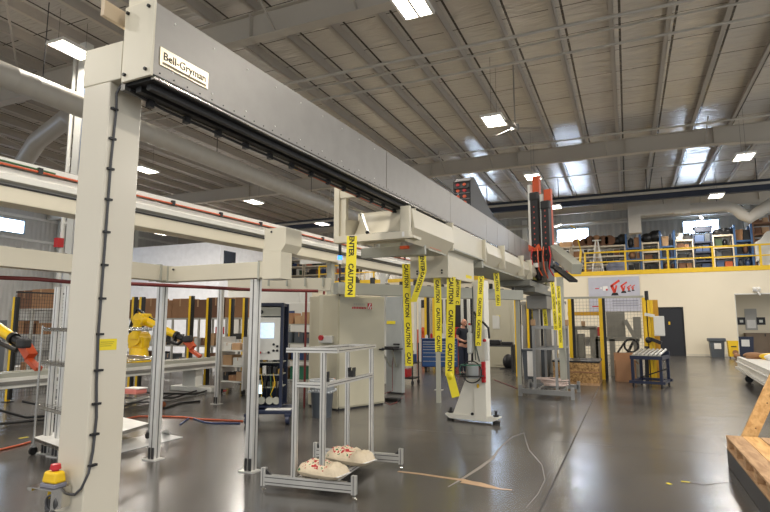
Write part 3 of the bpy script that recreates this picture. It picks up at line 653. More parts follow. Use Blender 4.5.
# ---- vertical mast with its carriage at the far end of the beam
pm = Vector((-1.98, 14.3, 0))
ma = thing('vertical_mast', 'tall orange and black mast of twin cable chains at the far end of the beam', 'mast', (pm.x, pm.y, 0), -0.35)
m = MB(); m.box(-0.24, -0.16, -0.05, 0.05, 3.1, 5.2); m.build('mast_rail', OFFW, ma)
m = MB(); m.box(0.08, 0.16, -0.02, 0.08, 3.0, 4.9); m.build('mast_rail', OFFW, ma)
m = MB(); m.box(-0.13, 0.05, 0.02, 0.12, 3.2, 5.42); m.build('orange_spine', ORANGE, ma)
m = MB(); m.box(0.17, 0.36, 0.03, 0.12, 3.2, 5.02); m.build('orange_spine', ORANGE, ma)
for x0, zt_ in ((-0.14, 4.95), (0.16, 4.68)):
    m = MB(); m.box(x0, x0 + 0.2, -0.12, 0.02, 3.0, zt_); m.bbox(x0 - 0.02, x0 + 0.22, -0.14, 0.0, zt_ - 0.2, zt_ + 0.02, 0.03); c_ = m.build('cable_chain', BLACK, ma)
    for i in range(11): MB().box(x0 + 0.085, x0 + 0.115, -0.125, -0.118, 3.16 + i * 0.14, 3.20 + i * 0.14).build('orange_cable_glimpse', mat('brick_cable', (170, 62, 48), 0.5), c_)
m = MB(); m.bbox(-0.3, 0.3, -0.15, 0.2, 2.65, 3.15, 0.02); m.bbox(-0.6, -0.3, -0.2, 0.1, 2.9, 3.5, 0.03); m.build('carriage_block', mat('carriage_grey', (116, 112, 106), 0.4, metal=0.5), ma)
m = MB(); m.bbox(-0.75, -0.6, -0.3, 0.0, 2.75, 3.05, 0.05); m.bbox(0.02, 0.14, -0.3, -0.15, 2.7, 3.0, 0.02); m.bbox(-0.12, 0.0, -0.35, -0.15, 2.5, 2.8, 0.03); m.build('motor', BLACK, ma)
m = MB(); m.prism([(-0.75, 3.45), (0.2, 3.42), (0.1, 3.6), (0.0, 3.5), (-0.2, 3.62), (-0.6, 3.55)], 'y', -0.22, -0.18); m.build('orange_cable_guard', ORANGE, ma)
for k in range(7):
    random.seed(40 + k); x = -0.5 + k * 0.15
    MB().path([(x, -0.24, 3.5), (x + 0.1 * random.random(), -0.34, 3.25), (x + 0.16 * random.random() - .05, -0.3, 2.95), (x + 0.1, -0.25, 2.7 + 0.1 * random.random())], 0.017, 6).build('orange_hose', ORANGE if k % 3 else RED, ma)
MB().box(0.02, 0.14, -0.36, -0.3, 3.0, 3.1).build('white_box', WHITE, ma)
m = MB(); m.path([(-1.3, -0.2, 3.66), (-0.9, -0.25, 3.72), (-0.6, -0.25, 3.66), (-0.4, -0.25, 3.52)], 0.05, 8); m.build('black_conduit', BLACK, ma)
MB().box(-0.52, -0.42, -0.25, -0.2, 2.75, 3.42).build('white_bracket', OFFW, ma)
# inclined grey cover at the far right of the mast
ic = thing('inclined_cover', 'long grey metal cover sloping down to the right of the mast foot', 'cover', (0, 0, 0))
a_ = gy(552, 249, 14.3); b_2 = gy(577, 270, 13.2)
m = MB(); m.bar(a_, b_2 + Vector((0, 0, 0.02)), 0.25, 0.25); m.build('cover', GREYPAINT, ic, bevel=0.01)
m = MB(); m.bar(a_ + Vector((-.1, 0.2, -0.32)), b_2 + Vector((-.1, 0.2, -0.24)), 0.2, 0.05); m.build('rail', DARK, ic)
pp = b_2 + Vector((-0.42, 0.35, 0)); MB().bbox(pp.x - 0.07, pp.x + 0.07, pp.y - 0.07, pp.y + 0.07, 0, pp.z - 0.12, 0.004).build('support_post', GREYPAINT, ic)

# ============================================================ THE LEFT BEAM (parallel machine)
L0 = Vector((-6.2, 3.66, 0)); LA = math.atan(0.085)
lb = thing('left_gantry_beam', 'long cream overhead beam on the left behind the big column, hoses along its top', 'gantry beam', (L0.x, L0.y, 0), -LA)
m = MB(); m.bbox(-0.3, 0.0, -3.5, 12.0, 2.90, 3.08, 0.01); m.build('lower_box', CREAM, lb)
m = MB(); m.bbox(-0.3, -0.03, -3.5, 12.0, 3.10, 3.30, 0.02); m.prism([(-0.03, 3.12), (0.05, 3.14), (0.05, 3.2), (-0.03, 3.24)], 'y', -3.5, 12.0); m.build('upper_box', OFFW, lb)
MB().box(-0.28, 0.002, -3.5, 12, 3.08, 3.10).build('dark_joint', DARK, lb)
MB().box(-0.25, -0.02, -3.5, 12, 3.33, 3.40).build('rail', OFFW, lb)
MB().box(-0.28, -0.22, -3.5, 12, 3.40, 3.46).build('dark_cap', mat('brown_strip', (66, 48, 46), 0.5), lb)
MB().path([(0.0, -3.5, 3.33), (0.0, 0, 3.32), (0.0, 5, 3.325), (0.0, 12, 3.32)], 0.013, 6).build('orange_hose', ORHOSE, lb)
MB().path([(0.0, -3.5, 3.352), (0.0, -0.2, 3.355), (0.0, 0.6, 3.345)], 0.011, 6).build('green_hose', mat('green_cable', (60, 100, 60), 0.5), lb)
for i in range(14): MB().box(-0.02, 0.02, -1.5 + i * 0.95, -1.45 + i * 0.95, 3.30, 3.37).build('hose_clip', BLACK, lb)
# posts that carry it
def _px(v):
    c, s = math.cos(YAW), math.sin(YAW); d = -v.x * s + v.y * c; r = v.x * c + v.y * s; zz = v.z - EYE
    return 385 + F_PX * r / (d * math.cos(PITCH) + zz * math.sin(PITCH))
LBY = min([k * 0.05 for k in range(240)], key=lambda y: abs(_px(wm(lb) @ Vector((-0.15, y, 2.5))) - 331))
for k, (x, y) in enumerate(((-0.15, -3.2), (-0.15, LBY))):
    m = MB(); m.bbox(x - 0.06, x + 0.06, y - 0.06, y + 0.06, 0, 2.9, 0.004); m.build('post', GREYPAINT, lb)
# white braced truss of the left beam's far end
tr = thing('cream_truss', 'white braced cross support under the far end of the left beam', 'truss', (0, 0, 0))
A_ = gy(345, 262, 14); B_ = gy(402, 262, 14); D_ = gy(383, 277, 14)
m = MB(); m.bar((A_.x - 1.5, 14, A_.z + 0.06), (B_.x + 0.1, 14, A_.z + 0.06), 0.1, 0.12); m.build('top_bar', OFFW, tr)
m = MB(); m.bar((D_.x - 0.35, 14, A_.z), (D_.x, 14, D_.z - 0.15), 0.06); m.bar((D_.x + 0.45, 14, A_.z), (D_.x + 0.05, 14, D_.z - 0.15), 0.06); m.build('brace', OFFW, tr)
m = MB(); m.bbox(D_.x - 0.06, D_.x + 0.1, 13.95, 14.1, 0, A_.z, 0.004); m.build('post', OFFW, tr)
# ============================================================ FOREGROUND ALUMINIUM RACK
rk = thing('aluminium_rack', 'tall open aluminium profile rack in the foreground with two sacks on its base', 'rack', (-2.84, 5.2, 0), 0.09)
def prof(name, parent, p, q, w, h=None):
    a = MB(); g_ = MB(); extrusion(a, g_, p, q, w, h); o = a.build(name, ALU, parent); g_.build('groove', ALU_DARK, o); return o
zt_ = zat(-2.96, 4.64, 350)
FX = {0: (-0.17, -0.58), 1: (0.12, -0.58), 2: (-0.125, 0.62), 3: (0.17, 0.62)}
for k, (x, y) in FX.items(): prof('post', rk, (x, y, 0.14), (x, y, zt_ - 0.022), 0.045)
for y, x0, x1 in ((-0.58, -0.47, 0.42), (0.62, -0.5, 0.50)):
    prof('skid', rk, (x0, y, 0.095), (x1, y, 0.095), 0.045, 0.09)
    for x in (x0 - 0.02, x1 + 0.02):
        prof('end_upright', rk, (x, y, 0.035), (x, y, 0.20), 0.045)
        m = MB(); m.cyl((x, y, 0), (x, y, 0.012), 0.022, 0.012, n=12); m.cyl((x, y, 0.008), (x, y, 0.035), 0.008, n=8); m.build('levelling_foot', STEEL, rk)
    MB().prism([(x0 + 0.005, 0.14), (x0 + 0.06, 0.14), (x0 + 0.005, 0.19)], 'y', y - 0.01, y + 0.01).build('corner_bracket', DARK, rk)
    MB().prism([(x1 - 0.005, 0.14), (x1 - 0.05, 0.14), (x1 - 0.005, 0.18)], 'y', y - 0.01, y + 0.01).build('corner_bracket', DARK, rk)
for x in (-0.12, 0.2): prof('base_bar', rk, (x, -0.555, 0.118), (x, 0.595, 0.118), 0.045)
MB().box(-0.09, 0.17, -0.55, 0.59, 0.10, 0.112).build('black_base_pan', mat('black_sheet', (30, 30, 32), 0.3), rk)
for (p, q) in (((-0.27, -0.58), (0.27, -0.58)), ((-0.12, 0.62), (0.22, 0.62)), ((-0.17, -0.555), (-0.12, 0.6)), ((0.25, -0.555), (0.2, 0.6))):
    prof('top_rail', rk, (p[0], p[1], zt_), (q[0], q[1], zt_), 0.045)
zm = zat(-2.96, 4.64, 384)
prof('middle_rail', rk, (-0.147, -0.58, zm), (0.097, -0.58, zm), 0.045)
prof('middle_rail', rk, (0.135, -0.557, zm), (0.17, 0.597, zm), 0.045)
m = MB(); m.bbox(0.11, 0.17, 0.05, 0.13, zm + 0.022, zm + 0.085, 0.006); m.box(0.11, 0.12, 0.05, 0.13, zm + 0.08, zm + 0.12); m.box(0.16, 0.17, 0.05, 0.13, zm + 0.08, zm + 0.12); m.build('black_holder', BLACK, rk)
MB().box(0.11, 0.125, -0.5, -0.45, zm + 0.022, zm + 0.12).build('black_holder', BLACK, rk)
# sacks
def sackmat(name, seed):
    m = bpy.data.materials.new(name); m.use_nodes = True; nt = m.node_tree; b = nt.nodes['Principled BSDF']; b.inputs['Roughness'].default_value = 0.6
    tc = nt.nodes.new('ShaderNodeTexCoord'); mp = nt.nodes.new('ShaderNodeMapping'); mp.inputs['Location'].default_value = (seed, seed * 2, 0); nt.links.new(tc.outputs['Object'], mp.inputs['Vector'])
    n = nt.nodes.new('ShaderNodeTexNoise'); n.inputs['Scale'].default_value = 24; n.inputs['Detail'].default_value = 2; nt.links.new(mp.outputs['Vector'], n.inputs['Vector'])
    rp = nt.nodes.new('ShaderNodeValToRGB'); e = rp.color_ramp.elements; rp.color_ramp.interpolation = 'CONSTANT'
    e[0].position = 0; e[0].color = lin((40, 110, 70)) + (1,); e[1].position = 0.37; e[1].color = lin((216, 200, 172)) + (1,)
    x = rp.color_ramp.elements.new(0.57); x.color = lin((176, 30, 40)) + (1,)
    nt.links.new(n.outputs['Fac'], rp.inputs['Fac'])
    sx = nt.nodes.new('ShaderNodeSeparateXYZ'); nt.links.new(tc.outputs['Object'], sx.inputs[0])
    def band(o, c, w):
        a = nt.nodes.new('ShaderNodeMath'); a.operation = 'SUBTRACT'; nt.links.new(sx.outputs[o], a.inputs[0]); a.inputs[1].default_value = c
        b2 = nt.nodes.new('ShaderNodeMath'); b2.operation = 'ABSOLUTE'; nt.links.new(a.outputs[0], b2.inputs[0])
        l = nt.nodes.new('ShaderNodeMath'); l.operation = 'LESS_THAN'; nt.links.new(b2.outputs[0], l.inputs[0]); l.inputs[1].default_value = w; return l
    b1 = band('X', -0.06, 0.15); b2 = band('Y', -0.03, 0.09); mu = nt.nodes.new('ShaderNodeMath'); mu.operation = 'MULTIPLY'; nt.links.new(b1.outputs[0], mu.inputs[0]); nt.links.new(b2.outputs[0], mu.inputs[1])
    b3 = nt.nodes.new('ShaderNodeMath'); b3.operation = 'GREATER_THAN'; nt.links.new(sx.outputs['Z'], b3.inputs[0]); b3.inputs[1].default_value = 0.05
    mu2 = nt.nodes.new('ShaderNodeMath'); mu2.operation = 'MULTIPLY'; nt.links.new(mu.outputs[0], mu2.inputs[0]); nt.links.new(b3.outputs[0], mu2.inputs[1])
    mx = nt.nodes.new('ShaderNodeMixRGB'); mx.inputs['Color1'].default_value = lin((216, 200, 172)) + (1,); nt.links.new(mu2.outputs[0], mx.inputs['Fac']); nt.links.new(rp.outputs['Color'], mx.inputs['Color2'])
    nt.links.new(mx.outputs['Color'], b.inputs['Base Color'])
    n2 = nt.nodes.new('ShaderNodeTexNoise'); n2.inputs['Scale'].default_value = 12; nt.links.new(tc.outputs['Object'], n2.inputs['Vector'])
    bp = nt.nodes.new('ShaderNodeBump'); bp.inputs['Strength'].default_value = 0.9; bp.inputs['Distance'].default_value = 0.03; nt.links.new(n2.outputs['Fac'], bp.inputs['Height']); nt.links.new(bp.outputs['Normal'], b.inputs['Normal'])
    return m
def sack(loc, rz, label, seed, L=0.46, W=0.27, H=0.13):
    t = thing('sack', label, 'sack', loc, rz)
    rnd = random.Random(seed); nx, ny = 26, 16; top = []; bot = []
    m = MB(); ph = [rnd.uniform(0, 6) for _ in range(6)]
    for j in range(ny + 1):
        for i in range(nx + 1):
            u = -1 + 2 * i / nx; v = -1 + 2 * j / ny
            e = max(0, (1 - abs(u) ** 5) * (1 - abs(v) ** 3.6)) ** 0.42
            wr = 0.008 * math.sin(11 * u + ph[0] + 3 * v) + 0.006 * math.sin(14 * v + ph[1] + 6 * u) + 0.005 * math.sin(23 * u + ph[2] - 7 * v)
            sag = 1 - 0.22 * math.exp(-((u - 0.35) / 0.14) ** 2)
            top.append((u * L / 2 * (1 - 0.03 * abs(v)), v * W / 2 * (1 - 0.12 * u * u), max(0.004, H * 0.35 + (H * 0.65 * sag + wr) * e if e > 0 else H * 0.35)))
            bot.append((u * L / 2 * (1 - 0.03 * abs(v)), v * W / 2 * (1 - 0.12 * u * u), H * 0.35 * (1 - e)))
    N = nx + 1; fs = []
    for j in range(ny):
        for i in range(nx):
            a = j * N + i; fs.append((a, a + 1, a + N + 1, a + N)); o_ = len(top); fs.append((o_ + a, o_ + a + N, o_ + a + N + 1, o_ + a + 1))
    m.add(top + bot, fs, True); m.build('bag', sackmat('printed_sack_%d' % seed, seed), t)
    s = MB(); s.box(L / 2 - 0.004, L / 2 + 0.02, -W * 0.40, W * 0.40, H * 0.34, H * 0.37); s.build('sewn_end', WHITE, t); return t
p1 = gz(323, 476, 0.15); p2 = gz(349, 463, 0.15)
sack((p1.x, p1.y, 0.142), -0.12, 'printed beige sack nearer the front on the base of the aluminium rack', 3, H=0.14)
sack((p2.x, p2.y + 0.02, 0.142), -0.18, 'printed beige sack with red and green print further back on the rack base', 5, L=0.5, H=0.15)

# ============================================================ MACHINE POSTS AND WIREWAYS ON THE LEFT
def alupost(p, z1, label, w=0.09, plate=True):
    t = thing('aluminium_post', label, 'post', (p[0], p[1], 0))
    a = MB(); g_ = MB(); extrusion(a, g_, (0, 0, 0), (0, 0, z1), w, w * 1.0)
    o = a.build('profile', ALU, t); g_.build('groove', ALU_DARK, o)
    if plate:
        m = MB(); m.box(-0.10, 0.10, -w / 2 - 0.04, w / 2 + 0.02, 0, 0.012); m.build('foot_plate', ALU, t)
        for dx in (-0.028, 0.028): MB().box(dx - 0.012, dx + 0.012, -w / 2 - 0.012, -w / 2, 0.012, 0.14).build('foot_bracket', DARK, t)
    return t
alupost((-5.173, 5.05), 2.06, 'double-slotted aluminium post just right of the big cream column')
alupost((-3.804, 5.07), 2.07, 'aluminium post standing nearest the camera, left of the foreground rack')
alupost((-6.62, 4.75), 2.04, 'left one of the two aluminium posts left of the big cream column', 0.07)
alupost((-6.36, 4.70), 2.04, 'right one of the two aluminium posts left of the big cream column', 0.07)
p = gz(217, 404); alupost((p.x, p.y), zat(p.x, p.y, 289), 'pale aluminium post between the robot cell and the nearer posts')
alupost((-4.305, 13.108), zat(-4.305, 13.108, 262), 'slim aluminium post in front of the blue tool chest', 0.08)
ww = thing('wireway', 'cream boxed cable wireway on the aluminium posts with a tall riser at its right end', 'wireway', (0, 0, 0))
m = MB(); m.prism([(-5.23, 5.0), (-5.06, 5.0), (-5.25, 1.2), (-5.42, 1.2)], 'z', 2.09, 2.27); m.build('left_run', CREAM, ww)
m = MB(); m.bbox(-5.24, -3.62, 5.0, 5.17, 2.08, 2.26, 0.004); m.build('front_run', CREAM, ww)
m = MB(); m.bbox(-3.66, -3.42, 4.98, 5.2, 2.06, 2.36, 0.004); m.build('riser_lower', CREAM, ww)
m = MB(); m.prism([(-3.66, 2.36), (-3.42, 2.36), (-3.36, 2.44), (-3.36, 2.62), (-3.64, 2.62), (-3.64, 2.44)], 'y', 4.98, 5.3); m.build('riser_upper', CREAM, ww)
for x, y in ((-5.232, 4.9), (-5.28, 3.9), (-5.33, 2.9)): MB().box(x - 0.004, x + 0.18, y - 0.012, y + 0.012, 2.08, 2.28).build('joint_flange', GREYPAINT, ww)
for x in (-5.05, -3.72): MB().box(x - 0.012, x + 0.012, 4.992, 5.17, 2.07, 2.27).build('joint_flange', GREYPAINT, ww)
for x, y in ((-5.14, 4.4), (-5.19, 3.75), (-5.21, 3.3)): m = MB(); m.box(x, x + 0.02, y - 0.02, y + 0.02, 2.22, 2.28); m.build('latch', DARK, ww)
for x, z in ((-4.95, 2.22), (-3.55, 2.58)): MB().cyl((x, 4.99, z), (x, 4.975, z), 0.012).build('latch', DARK, ww)
a_, b2 = gz(262, 278, 2.3), gz(331, 279, 2.3)
w2 = thing('wireway', 'second cream cable wireway further back, right of the tall riser', 'wireway', (0, 0, 0))
m = MB(); m.bar(a_ + Vector((-0.6, -0.05, -0.09)), b2 + Vector((0, 0, -0.09)), 0.16, 0.2); m.build('run', CREAM, w2)
for k in range(4):
    c_ = a_.lerp(b2, 0.15 + k * 0.26); MB().box(c_.x - 0.012, c_.x + 0.012, c_.y - 0.11, c_.y - 0.08, 2.17, 2.31).build('latch', GREYPAINT, w2)
for t_ in (-0.1,):
    c_ = a_.lerp(b2, t_); MB().box(c_.x - 0.04, c_.x + 0.04, c_.y - 0.04, c_.y + 0.04, 0, 2.1).build('leg', GREYPAINT, w2)
a3, b3 = gz(336, 283, 2.35), gz(520, 291, 2.35)
w3 = thing('wireway', 'long grey cable wireway high in the middle distance behind the caution tapes', 'wireway', (0, 0, 0))
m = MB(); m.bar(a3 + Vector((0, 0, -0.1)), b3 + Vector((0, 0, -0.1)), 0.2, 0.22); m.build('run', GREYPAINT, w3)
for k in range(14):
    c_ = a3.lerp(b3, k / 14 + 0.03); MB().box(c_.x - 0.03, c_.x + 0.03, c_.y - 0.1, c_.y, 2.35, 2.35 + 0.03 + 0.05 * ((k * 7) % 3)).build('connector', DARK, w3)
for t_ in (0.5, 0.98):
    c_ = a3.lerp(b3, t_); MB().box(c_.x - 0.04, c_.x + 0.04, c_.y - 0.04, c_.y + 0.04, 0, 2.15).build('leg', GREYPAINT, w3)
m = MB(); m.path([gz(-4, 277.5, 2.0), gz(35, 279, 2.0), gz(70, 282, 2.0), gz(135, 284, 2.0), gz(200, 287, 2.0), gz(258, 290, 2.0), gz(318, 291, 2.0)], 0.02, 8)
m.build('maroon_pipe', MAROON, label='dark red pipe running under the cream wireway', cat='pipe')
for px_, nm in ((317.5, 'left one of two dark red vertical pipes by the cream cabinet'), (335, 'right one of two dark red vertical pipes by the cream cabinet')):
    q = gz(px_ + (0 if px_ < 330 else 0), 404); MB().cyl((q.x, q.y - 0.5, 0), (q.x, q.y - 0.5, zat(q.x, q.y - .5, 291)), 0.022).build('maroon_pipe', MAROON, label=nm, cat='pipe')

# ============================================================ CHROME SHELF CART BEHIND THE COLUMN
A1, B1, C1 = gz(34, 438, 0.2), gz(64, 449, 0.2), gz(149, 424, 0.2); D1 = A1 + C1 - B1
sc_ = thing('wire_shelf_cart', 'chrome wire shelf cart on casters standing behind the big cream column', 'cart', (B1.x, B1.y, 0))
def L_(v, z=None): return Vector((v.x - B1.x, v.y - B1.y, v.z if z is None else z))
ztop = zat(A1.x, A1.y, 328)
for k, v in enumerate((A1, B1, C1, D1)):
    q = L_(v, 0); m = MB(); m.cyl((q.x, q.y, 0.13), (q.x, q.y, ztop + 0.03), 0.013, n=10); m.build('post', CHROME, sc_)
    m = MB(); m.cyl((q.x - 0.012, q.y, 0.05), (q.x + 0.012, q.y, 0.05), 0.05, n=16); c_ = m.build('caster', RUBBER, sc_); m = MB(); m.box(q.x - 0.02, q.x + 0.02, q.y - 0.02, q.y + 0.02, 0.09, 0.13); m.build('caster_fork', CHROME, c_)
for n_, z in enumerate((0.2, zat(A1.x, A1.y, 405), zat(A1.x, A1.y, 361), ztop)):
    m = MB(); P = [L_(v, z) for v in (A1, B1, C1, D1)]
    for i in range(4):
        a, b = P[i], P[(i + 1) % 4]; m.cyl(a, b, 0.005, n=6); m.cyl(a - Vector((0, 0, 0.035)), b - Vector((0, 0, 0.035)), 0.005, n=6)
        K = int((b - a).length / 0.03)
        for k in range(K):
            s0 = a.lerp(b, k / K); s1 = a.lerp(b, (k + 0.5) / K) - Vector((0, 0, 0.035)); s2 = a.lerp(b, (k + 1) / K); m.bar(s0, s1, 0.004); m.bar(s1, s2, 0.004)
    for k in range(28): m.bar(P[0].lerp(P[3], k / 27), P[1].lerp(P[2], k / 27), 0.004)
    m.build('wire_shelf', CHROME, sc_)
m = MB(); P = [L_(v, 0.205) for v in (A1, B1, C1, D1)]; m.add(P + [p + Vector((0, 0, 0.006)) for p in P], [(0, 1, 2, 3), (7, 6, 5, 4), (0, 4, 5, 1), (1, 5, 6, 2), (2, 6, 7, 3), (3, 7, 4, 0)]); m.build('shelf_liner', WHITE, sc_)
zb_ = zat(A1.x, A1.y, 405); q = gz(131, 393, zb_ + 0.02)
m = MB(); m.bbox(-0.14, 0.14, -0.1, 0.1, 0.0, 0.07, 0.02); bg = m.build('wrapped_package', mat('pink_wrap', (206, 120, 108), 0.5), label='pink wrapped package lying on a shelf of the chrome cart', cat='package'); bg.location = (q.x, q.y + 0.06, zb_ + 0.006)
m = MB(); m.bbox(-0.13, 0.15, -0.08, 0.1, 0.07, 0.085, 0.006); m.build('white_wrap', WHITE, bg)
# white packing sheet on the floor
P = [gz(108, 456), gz(183, 437.5), gz(160, 433), gz(104, 444)]
m = MB(); m.add([v + Vector((0, 0, 0.002)) for v in P] + [v + Vector((0, 0, 0.008)) for v in P], [(0, 1, 2, 3), (7, 6, 5, 4), (0, 4, 5, 1), (1, 5, 6, 2), (2, 6, 7, 3), (3, 7, 4, 0)])
e = gz(168, 430, 0.16); m.add([P[2] + Vector((0, 0, 0.006)), P[2].lerp(P[1], 0.45) + Vector((0, 0, 0.006)), e, P[2] + Vector((0, 0, 0.012))], [(0, 1, 2), (0, 3, 2), (1, 2, 3)])
m.build('packing_sheet', mat('packing_white', (222, 222, 220), 0.3), label='white packing sheet lying on the floor behind the post right of the column', cat='sheet')

# ============================================================ ROBOT CELL
TX = -9.75
tr_ = thing('robot_track', 'long pale floor-mounted rail track on which the yellow robots stand', 'track', (TX, 0, 0))
m = MB(); m.bbox(-0.35, 0.35, 3.5, 18, 0.52, 0.70, 0.01); m.build('rail_beam', OFFW, tr_)
m = MB(); m.box(-0.30, -0.2, 3.5, 18, 0.70, 0.76); m.box(0.22, 0.34, 3.5, 18, 0.70, 0.78); m.build('guide_rail', GREYPAINT, tr_)
MB().box(0.35, 0.37, 3.5, 18, 0.58, 0.64).build('side_slot', mat('slot_grey', (120, 118, 112), 0.5), tr_)
for y in (4.6, 7.6, 10.6, 13.6, 16.6):
    m = MB(); m.box(-0.2, 0.2, y - 0.12, y + 0.12, 0.12, 0.52); m.bbox(-0.5, 0.75, y - 0.2, y + 0.2, 0.0, 0.12, 0.02); m.build('foot', OFFW, tr_)
m = MB()
for k in range(6):
    m.path([(0.4, 5 + k * 0.6, 0.3), (0.7, 5.4 + k * 0.7, 0.05 + 0.02 * k), (1.0 - 0.05 * k, 6.4 + k * 0.7, 0.03), (0.5, 7.4 + k * 0.7, 0.06)], 0.02, 6)
m.build('cable_bundle', BLACK, label='black cables looping on the floor beside the robot track', cat='cables', kind='stuff').location = (TX, 0, 0)
def robot(x, y, rz, label, lean, elbow, reach):
    t = thing('industrial_robot', label, 'robot', (x, y, 0.78), rz)
    m = MB(); m.bbox(-0.28, 0.28, -0.28, 0.28, 0, 0.1, 0.02); m.cyl((0, 0, 0.1), (0, 0, 0.3), 0.2, 0.17, n=20); m.build('base', ROBY, t)
    m = MB(); m.bbox(-0.2, 0.16, -0.14, 0.14, 0.28, 0.55, 0.04); m.cyl((-0.02, -0.2, 0.5), (-0.02, 0.2, 0.5), 0.15, n=20); m.build('turret', ROBY, t)
    e = Vector(elbow); m = MB(); m.path([(0.0, -0.16, 0.5), Vector((0, -0.16, 0.5)).lerp(e + Vector((0, -0.16, 0)), 0.5), e + Vector((0, -0.16, 0))], [0.11, 0.085, 0.1], 12); m.build('lower_arm', ROBY, t)
    m = MB(); m.cyl(e + Vector((0, -0.2, 0)), e + Vector((0, 0.16, 0)), 0.13, n=18); m.bbox(e.x - 0.16, e.x + 0.12, -0.1, 0.14, e.z - 0.08, e.z + 0.14, 0.03); m.build('elbow_housing', ROBY, t)
    w = Vector(reach); m = MB(); m.path([e, e.lerp(w, 0.5), w], [0.10, 0.085, 0.075], 14); m.build('upper_arm', ROBY, t)
    d_ = (w - e).normalized(); m = MB(); m.cyl(w, w + d_ * 0.06, 0.09, n=16); m.cyl(w + d_ * 0.06, w + d_ * 0.2, 0.06, n=12); m.sphere(w + d_ * 0.26, 0.08); m.build('wrist', BLACK, t)
    g = w + d_ * 0.3; m = MB(); m.bar(g, g + Vector((0.16, 0, -0.16)), 0.14, 0.12); m.bar(g + Vector((0.1, 0, -0.2)), g + Vector((0.34, 0, -0.34)), 0.1, 0.06); m.build('orange_gripper', ORANGE, t)
    m = MB(); m.bbox(g.x - 0.04, g.x + 0.14, -0.12, 0.02, g.z - 0.04, g.z + 0.10, 0.03); m.build('tool_body', DARK, t)
    m = MB(); m.path([(-0.2, 0.1, 0.3), (-0.35, 0.1, 0.7), e + Vector((-0.2, 0.05, 0.25)), e.lerp(w, 0.4) + Vector((0, 0.05, 0.05)), e.lerp(w, 0.7) + Vector((0, 0.05, -0.22)), w + Vector((0.05, 0.05, -0.2)), w + Vector((0.2, 0, -0.1))], 0.035, 8); m.build('dress_hose', BLACK, t)
    return t
def track_at(px_, py_): q = gx(px_, py_, TX); return q
q1 = track_at(-42, 380); q2 = track_at(138, 360)
robot(TX, 5.35, 0.05, 'yellow robot arm cut by the left edge of the picture', 0, (0.15, 0, 1.05), (1.25, 0, 0.60))
robot(TX, gx(140, 340, TX).y, 0.2, 'yellow robot arm seen between two posts right of the big cream column', 0, (0.05, 0, 0.90), (0.85, 0, 0.58))

def fencepost(x, y, h, label, w=0.07, rz=0.0, group=None):
    t = thing('guard_post', label, 'post', (x, y, 0), rz, group)
    MB().box(-w / 2, w / 2, -w / 2, w / 2, 0.0, h).build('yellow_post', YEL, t)
    MB().box(w / 2, w / 2 + w * 0.9, -w / 2, w / 2, 0.05, h).build('black_strip', BLACK, t)
    MB().box(-w, w * 1.5, -w, w, 0, 0.015).build('foot_plate', BLACK, t); return t
for px_, pb, pt, lb in ((7, 402, 297, 'yellow and black guard post behind the left robot'),
    (129, 390, 297, 'yellow and black guard post touching the right side of the big column'),
    (136.5, 392, 297, 'second yellow and black guard post right of the big column'),
    (154, 390, 296, 'yellow and black guard post half behind the double-slotted aluminium post'),
    (187, 388, 296, 'yellow and black guard post before the boxes, nearest right of the robot gripper'),
    (205, 387, 298, 'yellow and black guard post between the robot gripper and the pale post'),
    (228, 386, 299, 'yellow and black guard post just right of the pale aluminium post'),
    (242, 384, 298, 'yellow and black guard post just left of the nearest aluminium post')):
    q = gz(px_, pb); fencepost(q.x, q.y, zat(q.x, q.y, pt), lb)
# mesh panel at the far left
mp_ = thing('mesh_guard', 'black wire mesh guard panel behind the left robot', 'guard panel', (0, 0, 0))
qa, qb = gz(7, 402), gz(72, 396)
m = MB(); zt2 = zat(qa.x, qa.y, 292)
for k in range(26): c_ = qa.lerp(qb, k / 25); m.bar(c_ + Vector((0, 0, 0.1)), c_ + Vector((0, 0, zt2)), 0.005)
for k in range(30): z = 0.1 + (zt2 - 0.1) * k / 29; m.bar(qa + Vector((0, 0, z)), qb + Vector((0, 0, z)), 0.005)
m.build('wire_mesh', BLACK, mp_); m = MB(); m.bar(qa + Vector((0, 0, zt2)), qb + Vector((0, 0, zt2)), 0.03); m.build('top_bar', BLACK, mp_)

# ---- storage racks with cardboard boxes behind the robots
rnd = random.Random(11)
def boxrow(x0, x1, y, z, hmin, hmax, label, group, mats_, name='cardboard_box', cat='box', depth=0.45, wmin=0.4, wmax=0.7, gap=0.06, axis='x'):
    c = x0
    while c < x1 - wmin * 0.8:
        w_ = min(rnd.uniform(wmin, wmax), x1 - c); h_ = rnd.uniform(hmin, hmax); d_ = depth * rnd.uniform(0.8, 1.0)
        m = MB(); m.bbox(-w_ / 2, w_ / 2, -d_ / 2, d_ / 2, 0, h_, 0.008)
        o = m.build(name, rnd.choice(mats_), label=label, cat=cat, group=group); o.location = (c + w_ / 2, y + rnd.uniform(-.03, .03), z)
        if axis == 'y': o.location = (y, c + w_ / 2, z); o.rotation_euler = (0, 0, PI / 2)
        MB().box(-w_ * 0.04, w_ * 0.04, -d_ / 2 - 0.002, d_ / 2, h_ * 0.6, h_ + 0.002).build('tape', CARD3, o)
        c += w_ + rnd.uniform(0.01, gap)
def rack(name, label, x0, x1, y, levels, h, m_, depth=0.6, bays=1, upw=0.06, group=None):
    t = thing(name, label, 'rack', ((x0 + x1) / 2, y, levels[0] if False else 0), 0, group); hw = (x1 - x0) / 2
    for b in range(bays + 1):
        x = -hw + 2 * hw * b / bays
        for yy in (-depth / 2, depth / 2): MB().box(x - upw / 2, x + upw / 2, yy - upw / 2, yy + upw / 2, h[0], h[1]).build('upright', m_, t)
    for z in levels: MB().box(-hw, hw, -depth / 2, depth / 2, z - 0.05, z).build('shelf', m_, t)
    return t
RG = mat('rack_grey_paint', (176, 174, 166), 0.5)
RY = 15.2
